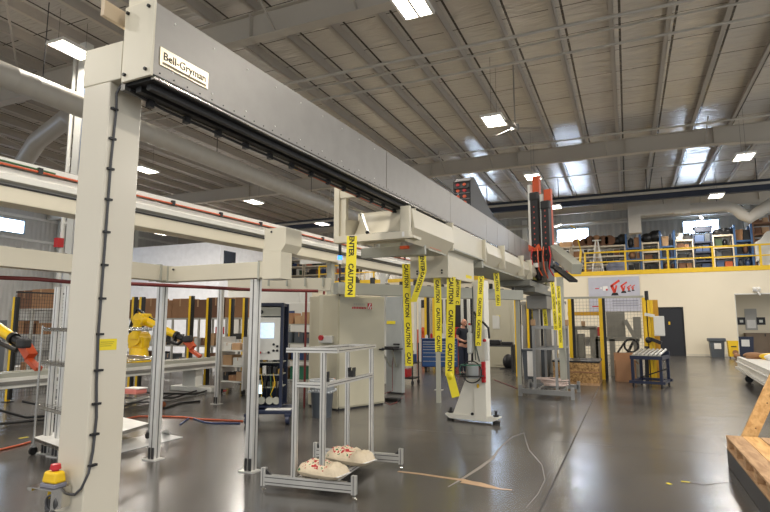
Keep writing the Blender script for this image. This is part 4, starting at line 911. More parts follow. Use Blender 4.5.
ra = gy(142, 320, RY).x; rb = gy(262, 320, RY).x; z1_ = gy(200, 318, RY).z; z2_ = gy(200, 345, RY).z
z0_ = z2_ - (z1_ - z2_)
rack('storage_rack', 'long grey storage rack of cardboard boxes behind the right robot', ra - 0.5, rb, RY, [0.25, z2_, z1_], (0, z1_), RG, 0.7, 5)
boxrow(ra - 0.4, rb, RY - 0.05, z1_, 0.62, 0.74, 'large brown cardboard box on top of the long grey rack', 'boxes on top of the long grey rack', [CARD2, CARD2, CARD], wmin=0.6, wmax=0.9, depth=0.6)
boxrow(ra - 0.4, rb, RY - 0.05, z2_, 0.2, 0.42, 'box on the middle shelf of the long grey rack', 'boxes on the middle shelf of the long grey rack', [CARD2, CARD, OFFW, DARK, CARD3], wmin=0.2, wmax=0.45, gap=0.12)
boxrow(ra - 0.4, rb, RY - 0.05, 0.25, 0.2, 0.42, 'box on the bottom shelf of the long grey rack', 'boxes on the bottom shelf of the long grey rack', [CARD2, CARD, OFFW, GREYPL, DARK, BLACK], wmin=0.25, wmax=0.5, gap=0.15)
RY2 = 10.2
ra = gy(20, 320, RY2).x; rb = gy(64, 320, RY2).x; z1_ = gy(40, 309, RY2).z; z2_ = gy(40, 334, RY2).z
rack('storage_rack', 'grey storage rack of boxes left of the big column', ra, rb + 0.1, RY2, [0.25, z2_, z1_], (0, z1_), RG, 0.6, 2)
boxrow(ra + 0.1, rb, RY2, z1_, 0.5, 0.62, 'brown cardboard box on top of the rack left of the column', 'boxes on top of the left rack', [CARD2, CARD], wmin=0.55, wmax=0.75, depth=0.5)
boxrow(ra + 0.1, rb, RY2, z2_, 0.25, 0.4, 'cardboard box on the middle shelf of the left rack', 'boxes on the middle shelf of the left rack', [CARD2, CARD, OFFW], wmin=0.3, wmax=0.5, depth=0.5, gap=0.2)
boxrow(ra + 0.1, rb, RY2, 0.25, 0.2, 0.35, 'carton on the bottom shelf of the left rack', 'cartons on the bottom shelf of the left rack', [OFFW, GREYPL, CARD], wmin=0.3, wmax=0.5, depth=0.5, gap=0.2)
# white long covered machine above/behind the rack
m = MB(); q = gy(170, 281, 17.5); q_ = gy(330, 292, 17.5); m.bbox(-14.5, gy(300, 290, 17.5).x, 17.5, 18.4, 0.0, gy(200, 285, 17.5).z, 0.05); m.build('white_enclosure', OFFW, label='long white machine enclosure behind the row of brown boxes', cat='machine')
m = MB(); q = gy(262, 300, 13.5); m.bbox(q.x, gy(312, 300, 13.5).x, 13.5, 14.3, 0.0, gy(280, 303, 13.5).z, 0.02); wc = m.build('white_cabinet', OFFW, label='white cabinet with blue trim behind the dark blue control cabinet', cat='cabinet')
MB().box(gy(262, 300, 13.5).x + 0.3, gy(295, 300, 13.5).x, 13.47, 13.5, gy(280, 316, 13.5).z, gy(280, 311, 13.5).z).build('blue_trim', BLUE, wc)

# ============================================================ BLUE CONTROL CABINET ON CASTERS
cc_ = gz(271, 424); bc = thing('control_cabinet', 'dark blue open-sided control cabinet on casters with a lit touch screen', 'cabinet', (cc_.x - 0.22, cc_.y + 0.28, 0), 0.42)
W, D, Zc, Zt = 0.21, 0.24, 0.24, 1.93
for x in (-W, W):
    for y in (-D, D): MB().bbox(x - 0.025, x + 0.025, y - 0.025, y + 0.025, Zc, Zt, 0.005).build('corner_post', NAVY, bc)
MB().box(-W, W, -D, D, Zt - 0.05, Zt).build('top_sheet', NAVY, bc); MB().box(-W, W, -D, D, Zc, Zc + 0.03).build('base_sheet', NAVY, bc)
m = MB(); m.box(-W - 0.01, -W + 0.01, -D, D, Zc, Zt); m.box(-W, W, D - 0.02, D, Zc, Zt); m.build('side_sheet', NAVY, bc)
m = MB(); m.box(-W + 0.03, W - 0.03, -D - 0.01, -D + 0.02, 1.0, Zt - 0.24); m.build('front_panel', OFFW, bc)
MB().box(-W + 0.03, W - 0.03, -D - 0.005, -D + 0.02, Zt - 0.22, Zt - 0.07).build('upper_panel', GREYPAINT, bc)
MB().bbox(-0.16, 0.08, -D - 0.02, -D - 0.008, 1.35, 1.60, 0.004).build('touch_screen', mat('lit_screen', (190, 210, 235), 0.2, emit=(196, 214, 240), es=0.9, var=0.25, scale=18), bc)
for x, z, m_ in ((-0.14, 1.12, RED), (-0.07, 1.12, WHITE), (0.0, 1.12, BLACK), (0.08, 1.15, BLACK), (0.14, 1.15, BLACK), (0.08, 1.25, BLACK), (0.14, 1.22, BLACK)): MB().cyl((x, -D - 0.03, z), (x, -D - 0.01, z), 0.02, n=10).build('button', m_, bc)
MB().cyl((-0.14, -D - 0.02, Zt - 0.15), (-0.14, -D, Zt - 0.15), 0.035, n=12).build('round_knob', BLACK, bc)
for z in (0.95, 0.75, 0.55): MB().box(-W, W, -D, D - 0.02, z, z + 0.015).build('shelf', GREYPAINT, bc)
r2 = random.Random(4)
for k in range(16):
    x = -0.19 + (k % 5) * 0.085; z = (0.965, 0.765, 0.565, 0.28)[k // 5 if k < 15 else 3]; m = MB(); m.bbox(x, x + 0.06, -0.2, -0.05, z, z + r2.uniform(.07, .14), 0.006)
    m.build('drive_module', [DARK, mat('mustard', (176, 140, 50), 0.5), OFFW, BLACK][k % 4], bc)
for k in range(7):
    x = -0.12 + k * 0.05; MB().path([(x, -0.22, 0.78), (x + r2.uniform(-.05, .05), -0.26, 0.62), (x + r2.uniform(-.04, .04), -0.24, 0.45), (x, -0.18, 0.34)], 0.008, 5).build('loose_wire', [YEL, BLACK, BLACK, mat('green_cable', (60, 100, 60), .5)][k % 4], bc)
MB().box(-0.15, -0.09, -D - 0.012, -D, 0.46, 0.60).build('small_screen', mat('lit_screen_small', (210, 235, 245), 0.2, emit=(210, 240, 250), es=1.2, var=0), bc)
for x in (-0.1, 0.03, 0.14): m = MB(); m.cyl((x, -D - 0.01, 0.35), (x, -D + 0.04, 0.35), 0.06, n=16); m.build('fan', GREYPAINT, bc)
m = MB(); m.bbox(-0.3, 0.42, -0.42, 0.3, 0.16, 0.22, 0.01); m.build('base_platform', NAVY, bc)
MB().box(0.0, 0.40, -0.40, -0.24, 0.22, 0.235).build('platform_top', WHITE, bc)
for x, y in ((-0.28, -0.4), (0.36, -0.4), (-0.28, 0.26), (0.36, 0.26)):
    m = MB(); m.cyl((x - 0.03, y, 0.075), (x + 0.03, y, 0.075), 0.075, n=16); m.bbox(x - 0.05, x + 0.05, y - 0.05, y + 0.05, 0.12, 0.17, 0.01); m.build('caster', NAVY, bc)

# ============================================================ CREAM CABINETS
def lowcab(bl, br, ztop, depth, name, label, m_, inset=True):
    d_ = (br - bl); rz = math.atan2(d_.y, d_.x); w_ = d_.length
    t = thing(name, label, 'cabinet', (bl.x, bl.y, 0), rz)
    MB().bbox(0, w_, 0, depth, 0.03, ztop, 0.01).build('body', m_, t)
    MB().box(0.02, w_ - 0.02, 0.02, depth - 0.02, 0, 0.03).build('plinth', DARK, t)
    return t, w_
bl, br = gz(337, 411), gz(384.5, 404.5); zc_ = zat(br.x, br.y, 297)
CABM = mat('cabinet_cream', (196, 190, 166), 0.4, var=0.02)
cab, w_ = lowcab(bl, br, zc_, 0.9, 'electrical_cabinet', 'tall cream electrical cabinet with a small red emblem near its top', CABM)
MB().bbox(0.02, w_ - 0.02, -0.02, 0.0, 0.06, zc_ - 0.03, 0.006).build('door', CABM, cab)
em = MB()
ex, ez = w_ * 0.60, zc_ - 0.20; em.box(ex, ex + 0.11, -0.026, -0.02, ez - 0.06, ez + 0.06); em = em.build('red_emblem', RED, cab)
m = MB(); m.bar((ex + 0.01, -0.028, ez - 0.05), (ex + 0.07, -0.028, ez + 0.05), 0.004, 0.02); m.bar((ex + 0.06, -0.028, ez - 0.06), (ex + 0.09, -0.028, ez - 0.0), 0.004, 0.02); m.build('emblem_mark', WHITE, em)
tt = MB()
for k in range(9): tt.box(ex - 0.40 + k * 0.042, ex - 0.37 + k * 0.042, -0.023, -0.02, ez - 0.058, ez - 0.02 + 0.004 * (k % 2))
tt.build('blurred_red_wordmark', RED, cab)
tt = MB()
for k in range(6): tt.box(ex - 0.36 + k * 0.05, ex - 0.325 + k * 0.05, -0.023, -0.02, ez + 0.01, ez + 0.05)
tt.build('blurred_grey_wordmark', mat('letter_grey', (176, 172, 158), .5), cab)
m = MB(); m.cyl((w_ - 0.18, -0.05, zat(br.x, br.y, 349)), (w_ - 0.05, -0.05, zat(br.x, br.y, 349)), 0.018, n=8); m.cyl((w_ - 0.08, -0.05, zat(br.x, br.y, 349)), (w_ - 0.08, -0.02, zat(br.x, br.y, 349)), 0.03, n=10); m.build('door_handle', BLACK, cab)
bl2, br2 = gz(319, 415), gz(336.5, 411)
cab3, w3_ = lowcab(Vector((bl.x - 0.52, bl.y + 0.18, 0)), Vector((bl.x - 0.01, bl.y + 0.14, 0)), zc_ + 0.02, 0.7, 'electrical_cabinet', 'plain cream cabinet section left of the cabinet with the red emblem', CABM)
m = MB(); zz = zat(bl.x, bl.y, 339); m.bbox(0.1, 0.42, -0.16, -0.0, zz - 0.08, zz + 0.06, 0.02); bx_ = m.build('valve_block', OFFW, cab3); m = MB(); m.cyl((0.18, -0.2, zz + 0.02), (0.18, -0.15, zz + 0.02), 0.05, n=14); m.build('red_knob', RED, cab3)
bl, br = gz(386, 393), gz(402, 394.5); zc2 = zat(bl.x, bl.y, 297)
GB = mat('cabinet_blue_grey', (168, 172, 170), 0.35)
cab2, w2_ = lowcab(bl, br, zc2, 0.12, 'electrical_cabinet', 'blue-grey cabinet with a black keyboard tray, right behind the cream one', GB)
MB().box(0.03, 0.28, -0.012, -0.002, zat(bl.x, bl.y, 324), zat(bl.x, bl.y, 321)).build('yellow_label', YTAPE, cab2)
zk = zat(bl.x, bl.y, 349); m = MB(); m.bbox(0.02, w2_ + 0.05, -0.35, -0.02, zk, zk + 0.03, 0.01); m.bbox(0.05, w2_ - 0.02, -0.33, -0.06, zk + 0.03, zk + 0.07, 0.012); m.build('keyboard_tray', BLACK, cab2)
m = MB(); m.bar((0.08, -0.3, zk), (0.15, -0.02, zk - 0.4), 0.03); m.bar((w2_ - 0.05, -0.3, zk), (w2_ - 0.15, -0.02, zk - 0.4), 0.03); m.build('tray_bracket', GREYPAINT, cab2)
m = MB(); m.path([(0.3, -0.1, zk), (0.34, -0.2, zk - 0.4), (0.3, -0.15, 0.5), (0.38, -0.25, 0.1), (0.2, -0.4, 0.02)], 0.008); m.build('hanging_cable', MAROON, cab2)
m = MB(); m.cyl((w2_ * 0.55, -0.04, zat(bl.x, bl.y, 344)), (w2_ * 0.9, -0.04, zat(bl.x, bl.y, 344)), 0.02); m.build('door_handle', BLACK, cab2)
m = MB(); q = gz(393, 401); m.bbox(-0.15, 0.15, -0.1, 0.1, 0, 0.07, 0.02); o = m.build('foot_pedal', BLACK, label='black foot pedal on the floor in front of the blue-grey cabinet', cat='pedal'); o.location = (q.x, q.y, 0)

# trash can with liner
q = gz(322, 419); hb = zat(q.x, q.y, 380)
tc2 = thing('trash_can', 'round dark grey trash can with a clear plastic liner behind the aluminium rack', 'trash can', (q.x - 0.12, q.y + 0.2, 0))
m = MB(); m.cyl((0, 0, 0), (0, 0, hb - 0.08), 0.165, 0.205, n=24); m.build('can', GREYPL, tc2)
m = MB(); m.cyl((0, 0, hb - 0.22), (0, 0, hb - 0.03), 0.205, 0.225, n=24, cap=False)
for k in range(24):
    a = k * PI / 12; r = 0.225 + 0.01 * math.sin(5 * a); m.sphere((r * math.cos(a), r * math.sin(a), hb - 0.2 + 0.02 * math.sin(3 * a)), 0.022, n=6)
m.torus((0, 0, hb - 0.02), 0.222, 0.012, n=24); m.build('clear_liner', BAGC, tc2)
MB().box(0.0, 0.1, -0.235, -0.228, hb - 0.14, hb - 0.07).build('white_tag', WHITE, tc2)
# ============================================================ MIDDLE DISTANCE
# blue tool chest
q0, q1 = Vector((-6.5, 17.95, 0)), Vector((-5.40, 18.25, 0))
rz = math.atan2((q1 - q0).y, (q1 - q0).x)
tc3 = thing('tool_chest', 'wide blue rolling tool chest of drawers in the middle distance', 'tool chest', (q0.x, q0.y, 0), rz)
m = MB(); m.bbox(0, 1.22, 0.0, 0.6, 0.17, 1.1, 0.01); m.build('body', BLUE, tc3)
MB().bbox(-0.02, 1.24, -0.03, 0.62, 1.1, 1.13, 0.006).build('worktop', RACKB, tc3)
z = 0.2
for hgt in (0.19, 0.15, 0.13, 0.11, 0.09, 0.09, 0.08):
    d = MB(); d.bbox(0.03, 1.19, -0.02, 0.01, z, z + hgt - 0.012, 0.004); d = d.build('drawer', mat('drawer_blue', (44, 84, 140), 0.35), tc3)
    MB().box(0.05, 1.17, -0.035, -0.02, z + hgt - 0.035, z + hgt - 0.02).build('drawer_handle', ALU, d); z += hgt
for x in (0.12, 1.1):
    for y in (0.08, 0.52): m = MB(); m.cyl((x - 0.025, y, 0.075), (x + 0.025, y, 0.075), 0.075, n=14); m.box(x - 0.04, x + 0.04, y - 0.04, y + 0.04, 0.12, 0.17); m.build('caster', BLACK, tc3)
for k, (x, m_, hh, lb) in enumerate(((0.15, WHITE, 0.1, 'white bottle on the left end of the blue tool chest'), (0.32, RED, 0.14, 'red canister on top of the blue tool chest'), (0.48, WHITE, 0.08, 'white tub on the middle of the blue tool chest'), (0.7, OFFW, 0.14, 'pale box on top of the blue tool chest'), (0.92, RED, 0.09, 'small red tin near the right end of the blue tool chest'))):
    m = MB(); m.cyl((0, 0, 0), (0, 0, hh), 0.045, n=12); m.cyl((0, 0, hh), (0, 0, hh + 0.03), 0.02, n=8); o = m.build('canister', m_, label=lb, cat='container')
    c, s = math.cos(rz), math.sin(rz); o.location = (q0.x + x * c - 0.3 * s, q0.y + x * s + 0.3 * c, 1.13)

# person
def skin(name, vs, es, rs, m_, parent, sub=1):
    me = bpy.data.meshes.new(name); me.from_pydata([tuple(v) for v in vs], es, []); o = bpy.data.objects.new(name, me); C.objects.link(o); o.parent = parent
    me.materials.append(m_)
    md = o.modifiers.new('skin', 'SKIN'); md.use_smooth_shade = True
    for i, r in enumerate(rs):
        sv = me.skin_vertices[0].data[i]; sv.radius = r if isinstance(r, tuple) else (r, r); sv.use_root = (i == 0)
    sb = o.modifiers.new('sub', 'SUBSURF'); sb.levels = sub; sb.render_levels = sub
    return o
pr = thing('person', 'balding man in a dark navy polo shirt and dark trousers looking down at a tablet', 'person', (-4.90, 17.45, 0), 1.05)
SKIN = mat('skin', (196, 142, 116), 0.5, var=0.03); SHIRT = mat('navy_polo', (24, 27, 38), 0.8); TROU = mat('dark_trousers', (26, 32, 50), 0.8)
# facing -y; feet apart in x
V = [(0, 0.0, 0.95), (0, 0.0, 1.12), (0, 0.01, 1.32), (0, 0.02, 1.45), (0, 0.0, 1.52), (0, -0.03, 1.60),
     (-0.17, 0.02, 1.42), (-0.22, 0.04, 1.16), (-0.13, -0.2, 1.06), (-0.07, -0.27, 1.08),
     (0.17, 0.02, 1.42), (0.22, 0.04, 1.16), (0.13, -0.2, 1.06), (0.07, -0.27, 1.08),
     (-0.09, 0, 0.88), (-0.10, -0.01, 0.5), (-0.11, 0.02, 0.1), (0.09, 0, 0.88), (0.10, -0.01, 0.5), (0.11, 0.02, 0.1), (-0.12, -0.12, 0.05), (0.12, -0.12, 0.05)]
E_ = [(0, 1), (1, 2), (2, 3), (3, 4), (4, 5), (3, 6), (6, 7), (7, 8), (8, 9), (3, 10), (10, 11), (11, 12), (12, 13), (0, 14), (14, 15), (15, 16), (0, 17), (17, 18), (18, 19), (16, 20), (19, 21)]
R_ = [(.14, .11), (.13, .11), (.15, .11), (.11, .08), .055, .05, .055, .042, .03, .03, .055, .042, .03, .03, .08, .055, .038, .08, .055, .038, .03, .03]
for sx_, w in ((-1, 9), (1, 13)):
    for j in range(5):
        b0 = len(V); px0 = V[w]
        if j == 4: V += [(px0[0] - sx_ * 0.03, px0[1] + 0.0, px0[2] + 0.02), (px0[0] - sx_ * 0.045, px0[1] - 0.03, px0[2] + 0.025)]
        else: V += [(px0[0] + sx_ * (0.03 - j * 0.02), px0[1] - 0.05 + 0.004 * j, px0[2] - 0.005), (px0[0] + sx_ * (0.03 - j * 0.02), px0[1] - 0.085 + 0.006 * abs(j - 1.5), px0[2] - 0.02)]
        E_ += [(w, b0), (b0, b0 + 1)]; R_ += [.010, .008]
skin('body', V, E_, R_, SKIN, pr, 2)
hd = MB(); hd.sphere((0, -0.06, 1.66), 0.095, (0.86, 1.05, 1.22), 20); hd.bbox(-0.02, 0.02, -0.185, -0.14, 1.62, 1.66, 0.01); hd.sphere((-0.085, -0.04, 1.65), 0.03, (0.4, 0.8, 1.2)); hd.sphere((0.085, -0.04, 1.65), 0.03, (0.4, 0.8, 1.2)); hd.sphere((0, -0.13, 1.585), 0.04, (1, .8, .7)); hd.build('head', SKIN, pr)
m = MB(); m.torus((-0.04, -0.155, 1.675), 0.026, 0.004, 'y', 14); m.torus((0.04, -0.155, 1.675), 0.026, 0.004, 'y', 14); m.bar((-0.07, -0.15, 1.68), (-0.085, -0.03, 1.68), 0.005); m.bar((0.07, -0.15, 1.68), (0.085, -0.03, 1.68), 0.005); m.build('glasses', BLACK, pr)
m = MB(); m.sphere((0, -0.03, 1.64), 0.097, (0.9, 0.95, 0.9), 16); m.v = [v if v.z < 1.69 and v.y > -0.06 else Vector((v.x * 0.6, min(v.y, 0) * 0.3 - 0.03, min(v.z, 1.68))) for v in m.v]; m.build('hair', mat('short_brown_hair', (92, 66, 52), 0.8), pr)
m = MB(); m.box(-0.03, -0.012, -0.152, -0.148, 1.672, 1.68); m.box(0.012, 0.03, -0.152, -0.148, 1.672, 1.68); m.box(-0.025, 0.025, -0.164, -0.158, 1.592, 1.598); m.build('eyes_and_mouth', mat('dark_features', (70, 40, 36), .6), pr)
skin('polo_shirt', [(0, 0, 0.92), (0, 0, 1.12), (0, 0.01, 1.32), (0, 0.02, 1.45), (0, 0, 1.5), (-0.17, 0.02, 1.42), (-0.215, 0.03, 1.25), (0.17, 0.02, 1.42), (0.215, 0.03, 1.25)], [(0, 1), (1, 2), (2, 3), (3, 4), (3, 5), (5, 6), (3, 7), (7, 8)],
     [(.175, .14), (.165, .14), (.175, .135), (.13, .1), .065, .08, .07, .08, .07], SHIRT, pr, 2)
skin('trousers', [(0, 0, 0.98), (-0.09, 0, 0.86), (-0.10, -0.01, 0.5), (-0.11, 0.02, 0.07), (0.09, 0, 0.86), (0.10, -0.01, 0.5), (0.11, 0.02, 0.07)], [(0, 1), (1, 2), (2, 3), (0, 4), (4, 5), (5, 6)], [(.165, .13), .105, .085, .07, .105, .085, .07], TROU, pr, 2)
for s_ in (-1, 1): m = MB(); m.sphere((s_ * 0.12, -0.06, 0.045), 0.1, (0.5, 1.45, 0.45), 14); m.build('shoe', BLACK, pr)
tbm = MB(); tbm.bbox(-0.14, 0.14, -0.09, 0.09, -0.008, 0.008, 0.004); tb_ = tbm.build('tablet', BLACK, label='dark tablet held by the man in the navy polo', cat='tablet')
M_ = wm(pr); tb_.location = M_ @ Vector((0, -0.33, 1.085)); tb_.rotation_euler = (0.35, 0, 1.05)

# ---- machine front with dark doorway behind the chest
def framebox(name, label, x0, x1, y, z1, m_, cat='partition', dep=0.1, bars=()):
    t = thing(name, label, cat, (0, 0, 0))
    MB().bbox(x0, x0 + 0.12, y, y + dep, 0, z1, 0.005).build('post', m_, t); MB().bbox(x1 - 0.12, x1, y, y + dep, 0, z1, 0.005).build('post', m_, t)
    MB().box(x0, x1, y, y + dep, z1, z1 + 0.14).build('header', m_, t)
    for b in bars: MB().bbox(b, b + 0.1, y, y + dep, 0, z1, 0.005).build('post', m_, t)
    return t
YM = 23.0
mx0, mx1 = gy(402, 330, YM).x, gy(470, 330, YM).x; mzt = gy(440, 297, YM).z
fb = framebox('machine_enclosure', 'open white-framed machine enclosure with dark inside behind the blue tool chest', mx0, mx1, YM, mzt, OFFW, 'enclosure', bars=[gy(414, 330, YM).x, gy(418.5, 330, YM).x, gy(427, 330, YM).x, gy(443, 330, YM).x, gy(461, 330, YM).x])
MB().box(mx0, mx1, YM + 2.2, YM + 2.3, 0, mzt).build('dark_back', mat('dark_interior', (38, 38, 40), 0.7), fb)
MB().box(gy(409, 330, YM).x, gy(417, 330, YM).x, YM + 1.6, YM + 1.65, 1.2, 2.4).build('bright_sheet', mat('cream_sheet', (220, 200, 160), 0.6), fb)
for px_, lb in ((426, 'left one of two yellow guard posts behind the blue tool chest'), (434, 'right one of two yellow guard posts behind the blue tool chest')):
    q = gy(px_, 330, YM - 1.0); fencepost(q.x, q.y, mzt, lb, 0.1)
q = gy(430, 330, YM - 0.6); alupost((q.x, q.y), mzt, 'pale aluminium post between the two yellow guard posts behind the tool chest', 0.16)
r5 = random.Random(5)
for k in range(5):
    x = mx0 + 0.6 + k * (mx1 - mx0 - 1.2) / 5; m = MB(); m.bbox(-0.25, 0.25, -0.25, 0.25, 0, 0.9 + r5.random() * 0.8, 0.03); m.sphere((0, -0.1, 1.3), 0.2)
    o = m.build('machine_unit', [ORANGE, DARK, BLUE, GREYPAINT, RED][k], fb, world=False); o.location = (x, YM + 1.2, 0)
# cream machine with bench right of the stand
bm0, bm1 = gy(485, 330, 21).x, gy(514, 330, 21).x
cm = thing('cream_machine', 'big cream machine cabinet behind the cream stand with a small yellow sticker', 'machine', (0, 0, 0))
zt3 = gy(500, 296, 21).z
MB().bbox(bm0 - 0.2, bm1, 21, 22.6, 0.0, zt3, 0.02).build('body', CABM, cm)
m = MB(); m.bbox(bm0 + 0.35, bm1 - 0.12, 20.97, 21.0, 0.1, zt3 - 0.1, 0.01); m.build('door', CABM, cm)
MB().box(gy(493, 330, 21).x, gy(500, 330, 21).x, 20.94, 20.97, 1.45, 1.95).build('hatch', OFFW, cm)
MB().box(gy(496, 318, 20.95).x, gy(500, 318, 20.95).x, 20.95, 20.97, 1.9, 1.96).build('yellow_sticker', YTAPE, cm)
q = gz(500, 358); bh = thing('workbench', 'low dark workbench with black equipment in front of the cream machine', 'bench', (gy(500, 350, 19).x, 19, 0))
m = MB(); m.box(-0.55, 0.5, -0.3, 0.3, 0.86, 0.92); m.build('bench_top', DARK, bh)
for x in (-0.5, 0.45): MB().box(x - 0.03, x + 0.03, -0.28, 0.28, 0, 0.86).build('bench_leg', DARK, bh)
m = MB(); m.bbox(-0.45, 0.05, -0.2, 0.15, 0.92, 1.08, 0.03); m.bbox(0.1, 0.45, -0.2, 0.1, 0.92, 1.02, 0.02); m.build('black_equipment', BLACK, bh)
q = gz(509, 369); m = MB(); m.sphere((0, 0, 0.26), 0.28, (0.8, 0.6, 1.0), 14); m.box(-0.3, 0.3, -0.2, 0.25, 0, 0.03); o = m.build('black_bag', BLACK, label='black bag standing on the floor left of the yellow guard post', cat='bag'); o.location = (q.x, q.y, 0)
q = gz(521, 376); m = MB(); m.prism([(-0.05, 0), (0.05, 0), (0.14, 1.55), (0.06, 1.6)], 'x', -0.04, 0.04); o = m.build('leaning_board', WHITE, label='narrow white panel leaning right of the yellow guard post', cat='panel'); o.location = (q.x, q.y, 0); o.rotation_euler = (0, 0, -0.4)
q = gz(536, 380); hb = zat(q.x, q.y, 351); wb2 = thing('waste_bin', 'grey wheeled bin with a white sheet over its front behind the far rack', 'bin', (q.x, q.y + 0.3, 0), -0.1)
m = MB(); m.prism([(-0.30, 0), (0.30, 0), (0.36, hb), (-0.36, hb)], 'y', -0.3, 0.3); m.build('bin_body', GREYPL, wb2); MB().bbox(-0.4, 0.4, -0.34, 0.34, hb, hb + 0.05, 0.01).build('lid', GREYPL, wb2)
MB().prism([(-0.2, 0.1), (0.1, 0.1), (0.14, hb), (-0.2, hb)], 'y', -0.32, -0.305).build('white_sheet', WHITE, wb2)

# ---- second aluminium rack
r2_ = thing('aluminium_rack', 'smaller grey aluminium rack standing further back by the strand board crate', 'rack', (-1.72, 13.4, 0), 0.0)
RGY = mat('rack_alloy_grey', (150, 150, 148), 0.4, metal=0.5)
def G2(x, y): q = gz(x, y); return (q.x + 1.72, q.y - 13.4)
f0, f1, f2, f3 = G2(521, 396), G2(573, 400), G2(577, 392), G2(530, 388)
f2 = (f1[0], f2[1]); f3 = (f0[0], f2[1])
for a, b in ((f0, f1), (f3, f2)):
    MB().bar((a[0], a[1], 0.12), (b[0], b[1], 0.12), 0.07, 0.1).build('skid', RGY, r2_)
    for c_ in (a, b): MB().bar((c_[0], c_[1], 0.0), (c_[0], c_[1], 0.25), 0.07).build('end_upright', RGY, r2_)
px4 = [((f0[0] * .72 + f1[0] * .28), f0[1]), ((f0[0] * .30 + f1[0] * .70), f0[1]), ((f0[0] * .72 + f1[0] * .28) + 0.08, f2[1]), ((f0[0] * .30 + f1[0] * .70) + 0.12, f2[1])]
for x, y in px4: MB().bar((x, y, 0.17), (x, y, 1.52), 0.055).build('post', RGY, r2_)
for a, b in ((0, 1), (2, 3), (0, 2), (1, 3)): MB().bar((px4[a][0], px4[a][1], 1.52), (px4[b][0], px4[b][1], 1.52), 0.07).build('top_rail', RGY, r2_); MB().bar((px4[a][0], px4[a][1], 1.05), (px4[b][0], px4[b][1], 1.05), 0.05).build('middle_rail', RGY, r2_)
for a in (0, 1): MB().bar((px4[a][0], px4[a][1], 0.12), (px4[a + 2][0], px4[a + 2][1], 0.12), 0.06).build('base_bar', RGY, r2_)
m = MB(); rr = random.Random(9)
for k in range(9): m.torus((rr.uniform(-.1, .1), rr.uniform(-.1, .1), 0.03 + k * 0.018), 0.2 + rr.uniform(-.07, .1), 0.016, 'z', 18, 5)
m.xf(Matrix.Diagonal((1.15, 0.9, 1, 1))); o = m.build('rope_coil', mat('pale_rope', (210, 190, 180), 0.7), label='coil of pale rope lying on the base of the farther rack', cat='rope'); o.location = ((-1.72 + (px4[0][0] + px4[3][0]) / 2), 13.4 + (px4[0][1] + px4[3][1]) / 2, 0.17)
for x, y in (px4[0], px4[3]): MB().bbox(x - 0.05, x + 0.05, y - 0.05, y + 0.05, 1.555, 1.7, 0.02).build('wooden_cap', CARD3, r2_)

# ---- fenced machine cell
cell = thing('cell_fence', 'yellow-posted wire mesh fence around the grey machine cell', 'fence', (0, 0, 0))
YFN = 17.6
fx = [gy(x, 340, YFN).x for x in (517, 571, 602, 646)]; fz = zat(fx[0], YFN, 300)
for x in fx:
    MB().bbox(x - 0.05, x + 0.05, YFN - 0.05, YFN + 0.05, 0, fz, 0.004).build('fence_post', YEL, cell)
    MB().box(x + 0.05, x + 0.13, YFN - 0.04, YFN + 0.04, 0, fz).build('black_strip', BLACK, cell)
MB().box(fx[0], fx[3], YFN - 0.03, YFN + 0.03, fz, fz + 0.06).build('top_bar', GREYPAINT, cell)
for a, b in ((1, 2), (2, 3)):
    m = MB()
    n_ = int((fx[b] - fx[a]) / 0.09)
    for k in range(n_ + 1): x = fx[a] + (fx[b] - fx[a]) * k / n_; m.box(x - 0.003, x + 0.003, YFN - 0.003, YFN + 0.003, 0.1, fz)
    for k in range(24): z = 0.1 + (fz - 0.1) * k / 23; m.box(fx[a], fx[b], YFN - 0.003, YFN + 0.003, z - 0.003, z + 0.003)
    m.build('mesh_panel', mat('mesh_wire_grey', (120, 118, 110), 0.5), cell)
mc = thing('grey_machine', 'grey welded machine with two upright plates inside the yellow-posted fence', 'machine', (0, 0, 0))
MG = mat('machine_grey', (128, 126, 116), 0.45); YMc = 19.0
def GX(x): return gy(x, 340, YMc).x
def GZ(y): return gy(600, y, YMc).z
m = MB(); m.box(GX(596), GX(640), YMc, YMc + 1.2, GZ(341), GZ(337)); m.build('table_frame', MG, mc)
for x in (598, 612, 636): MB().box(GX(x) - 0.08, GX(x) + 0.08, YMc, YMc + 0.16, 0, GZ(339)).build('leg', MG, mc)
m = MB(); m.box(GX(607), GX(626), YMc + 0.2, YMc + 0.35, GZ(338), GZ(312)); m.build('upright_plate', MG, mc)
m = MB(); m.box(GX(634), GX(642), YMc + 0.2, YMc + 0.35, GZ(338), GZ(317)); m.build('upright_plate', MG, mc)
m = MB(); m.bar((GX(626), YMc + 0.1, GZ(320)), (GX(635), YMc + 0.1, GZ(337)), 0.12); m.build('diagonal_arm', MG, mc)
for y in (0.4,): m = MB(); m.bar((GX(612), YMc + 0.3, 0.5), (GX(626), YMc + 0.3, 1.1), 0.06); m.bar((GX(622), YMc + 0.3, 0.4), (GX(634), YMc + 0.3, 1.1), 0.08); m.build('brace', DARK, mc)
m = MB(); m.torus((GX(631), YMc - 0.1, 0.95), 0.2, 0.03, 'y'); m.build('hose_loop', BLACK, mc)
MB().box(GX(598), GX(602), YMc - 0.05, YMc, GZ(336), GZ(327)).build('red_box', RED, mc)
m2 = thing('grey_machine', 'grey press-like machine behind the strand board crate with a yellow cross beam above', 'machine', (0, 0, 0))
m = MB(); m.bbox(GX(571), GX(597), YMc, YMc + 0.8, GZ(330), GZ(326), 0.02); m.build('upper_frame', MG, m2)
for x in (573, 594): MB().box(GX(x) - 0.12, GX(x) + 0.12, YMc, YMc + 0.3, 0, GZ(328)).build('leg', MG, m2)
m = MB(); m.bbox(GX(577), GX(584), YMc + 0.1, YMc + 0.6, 0.3, GZ(334), 0.02); m.build('grey_cylinder_box', MG, m2)
MB().box(GX(583), GX(590), YMc + 0.3, YMc + 0.35, 0.9, GZ(337)).build('white_plate', WHITE, m2)
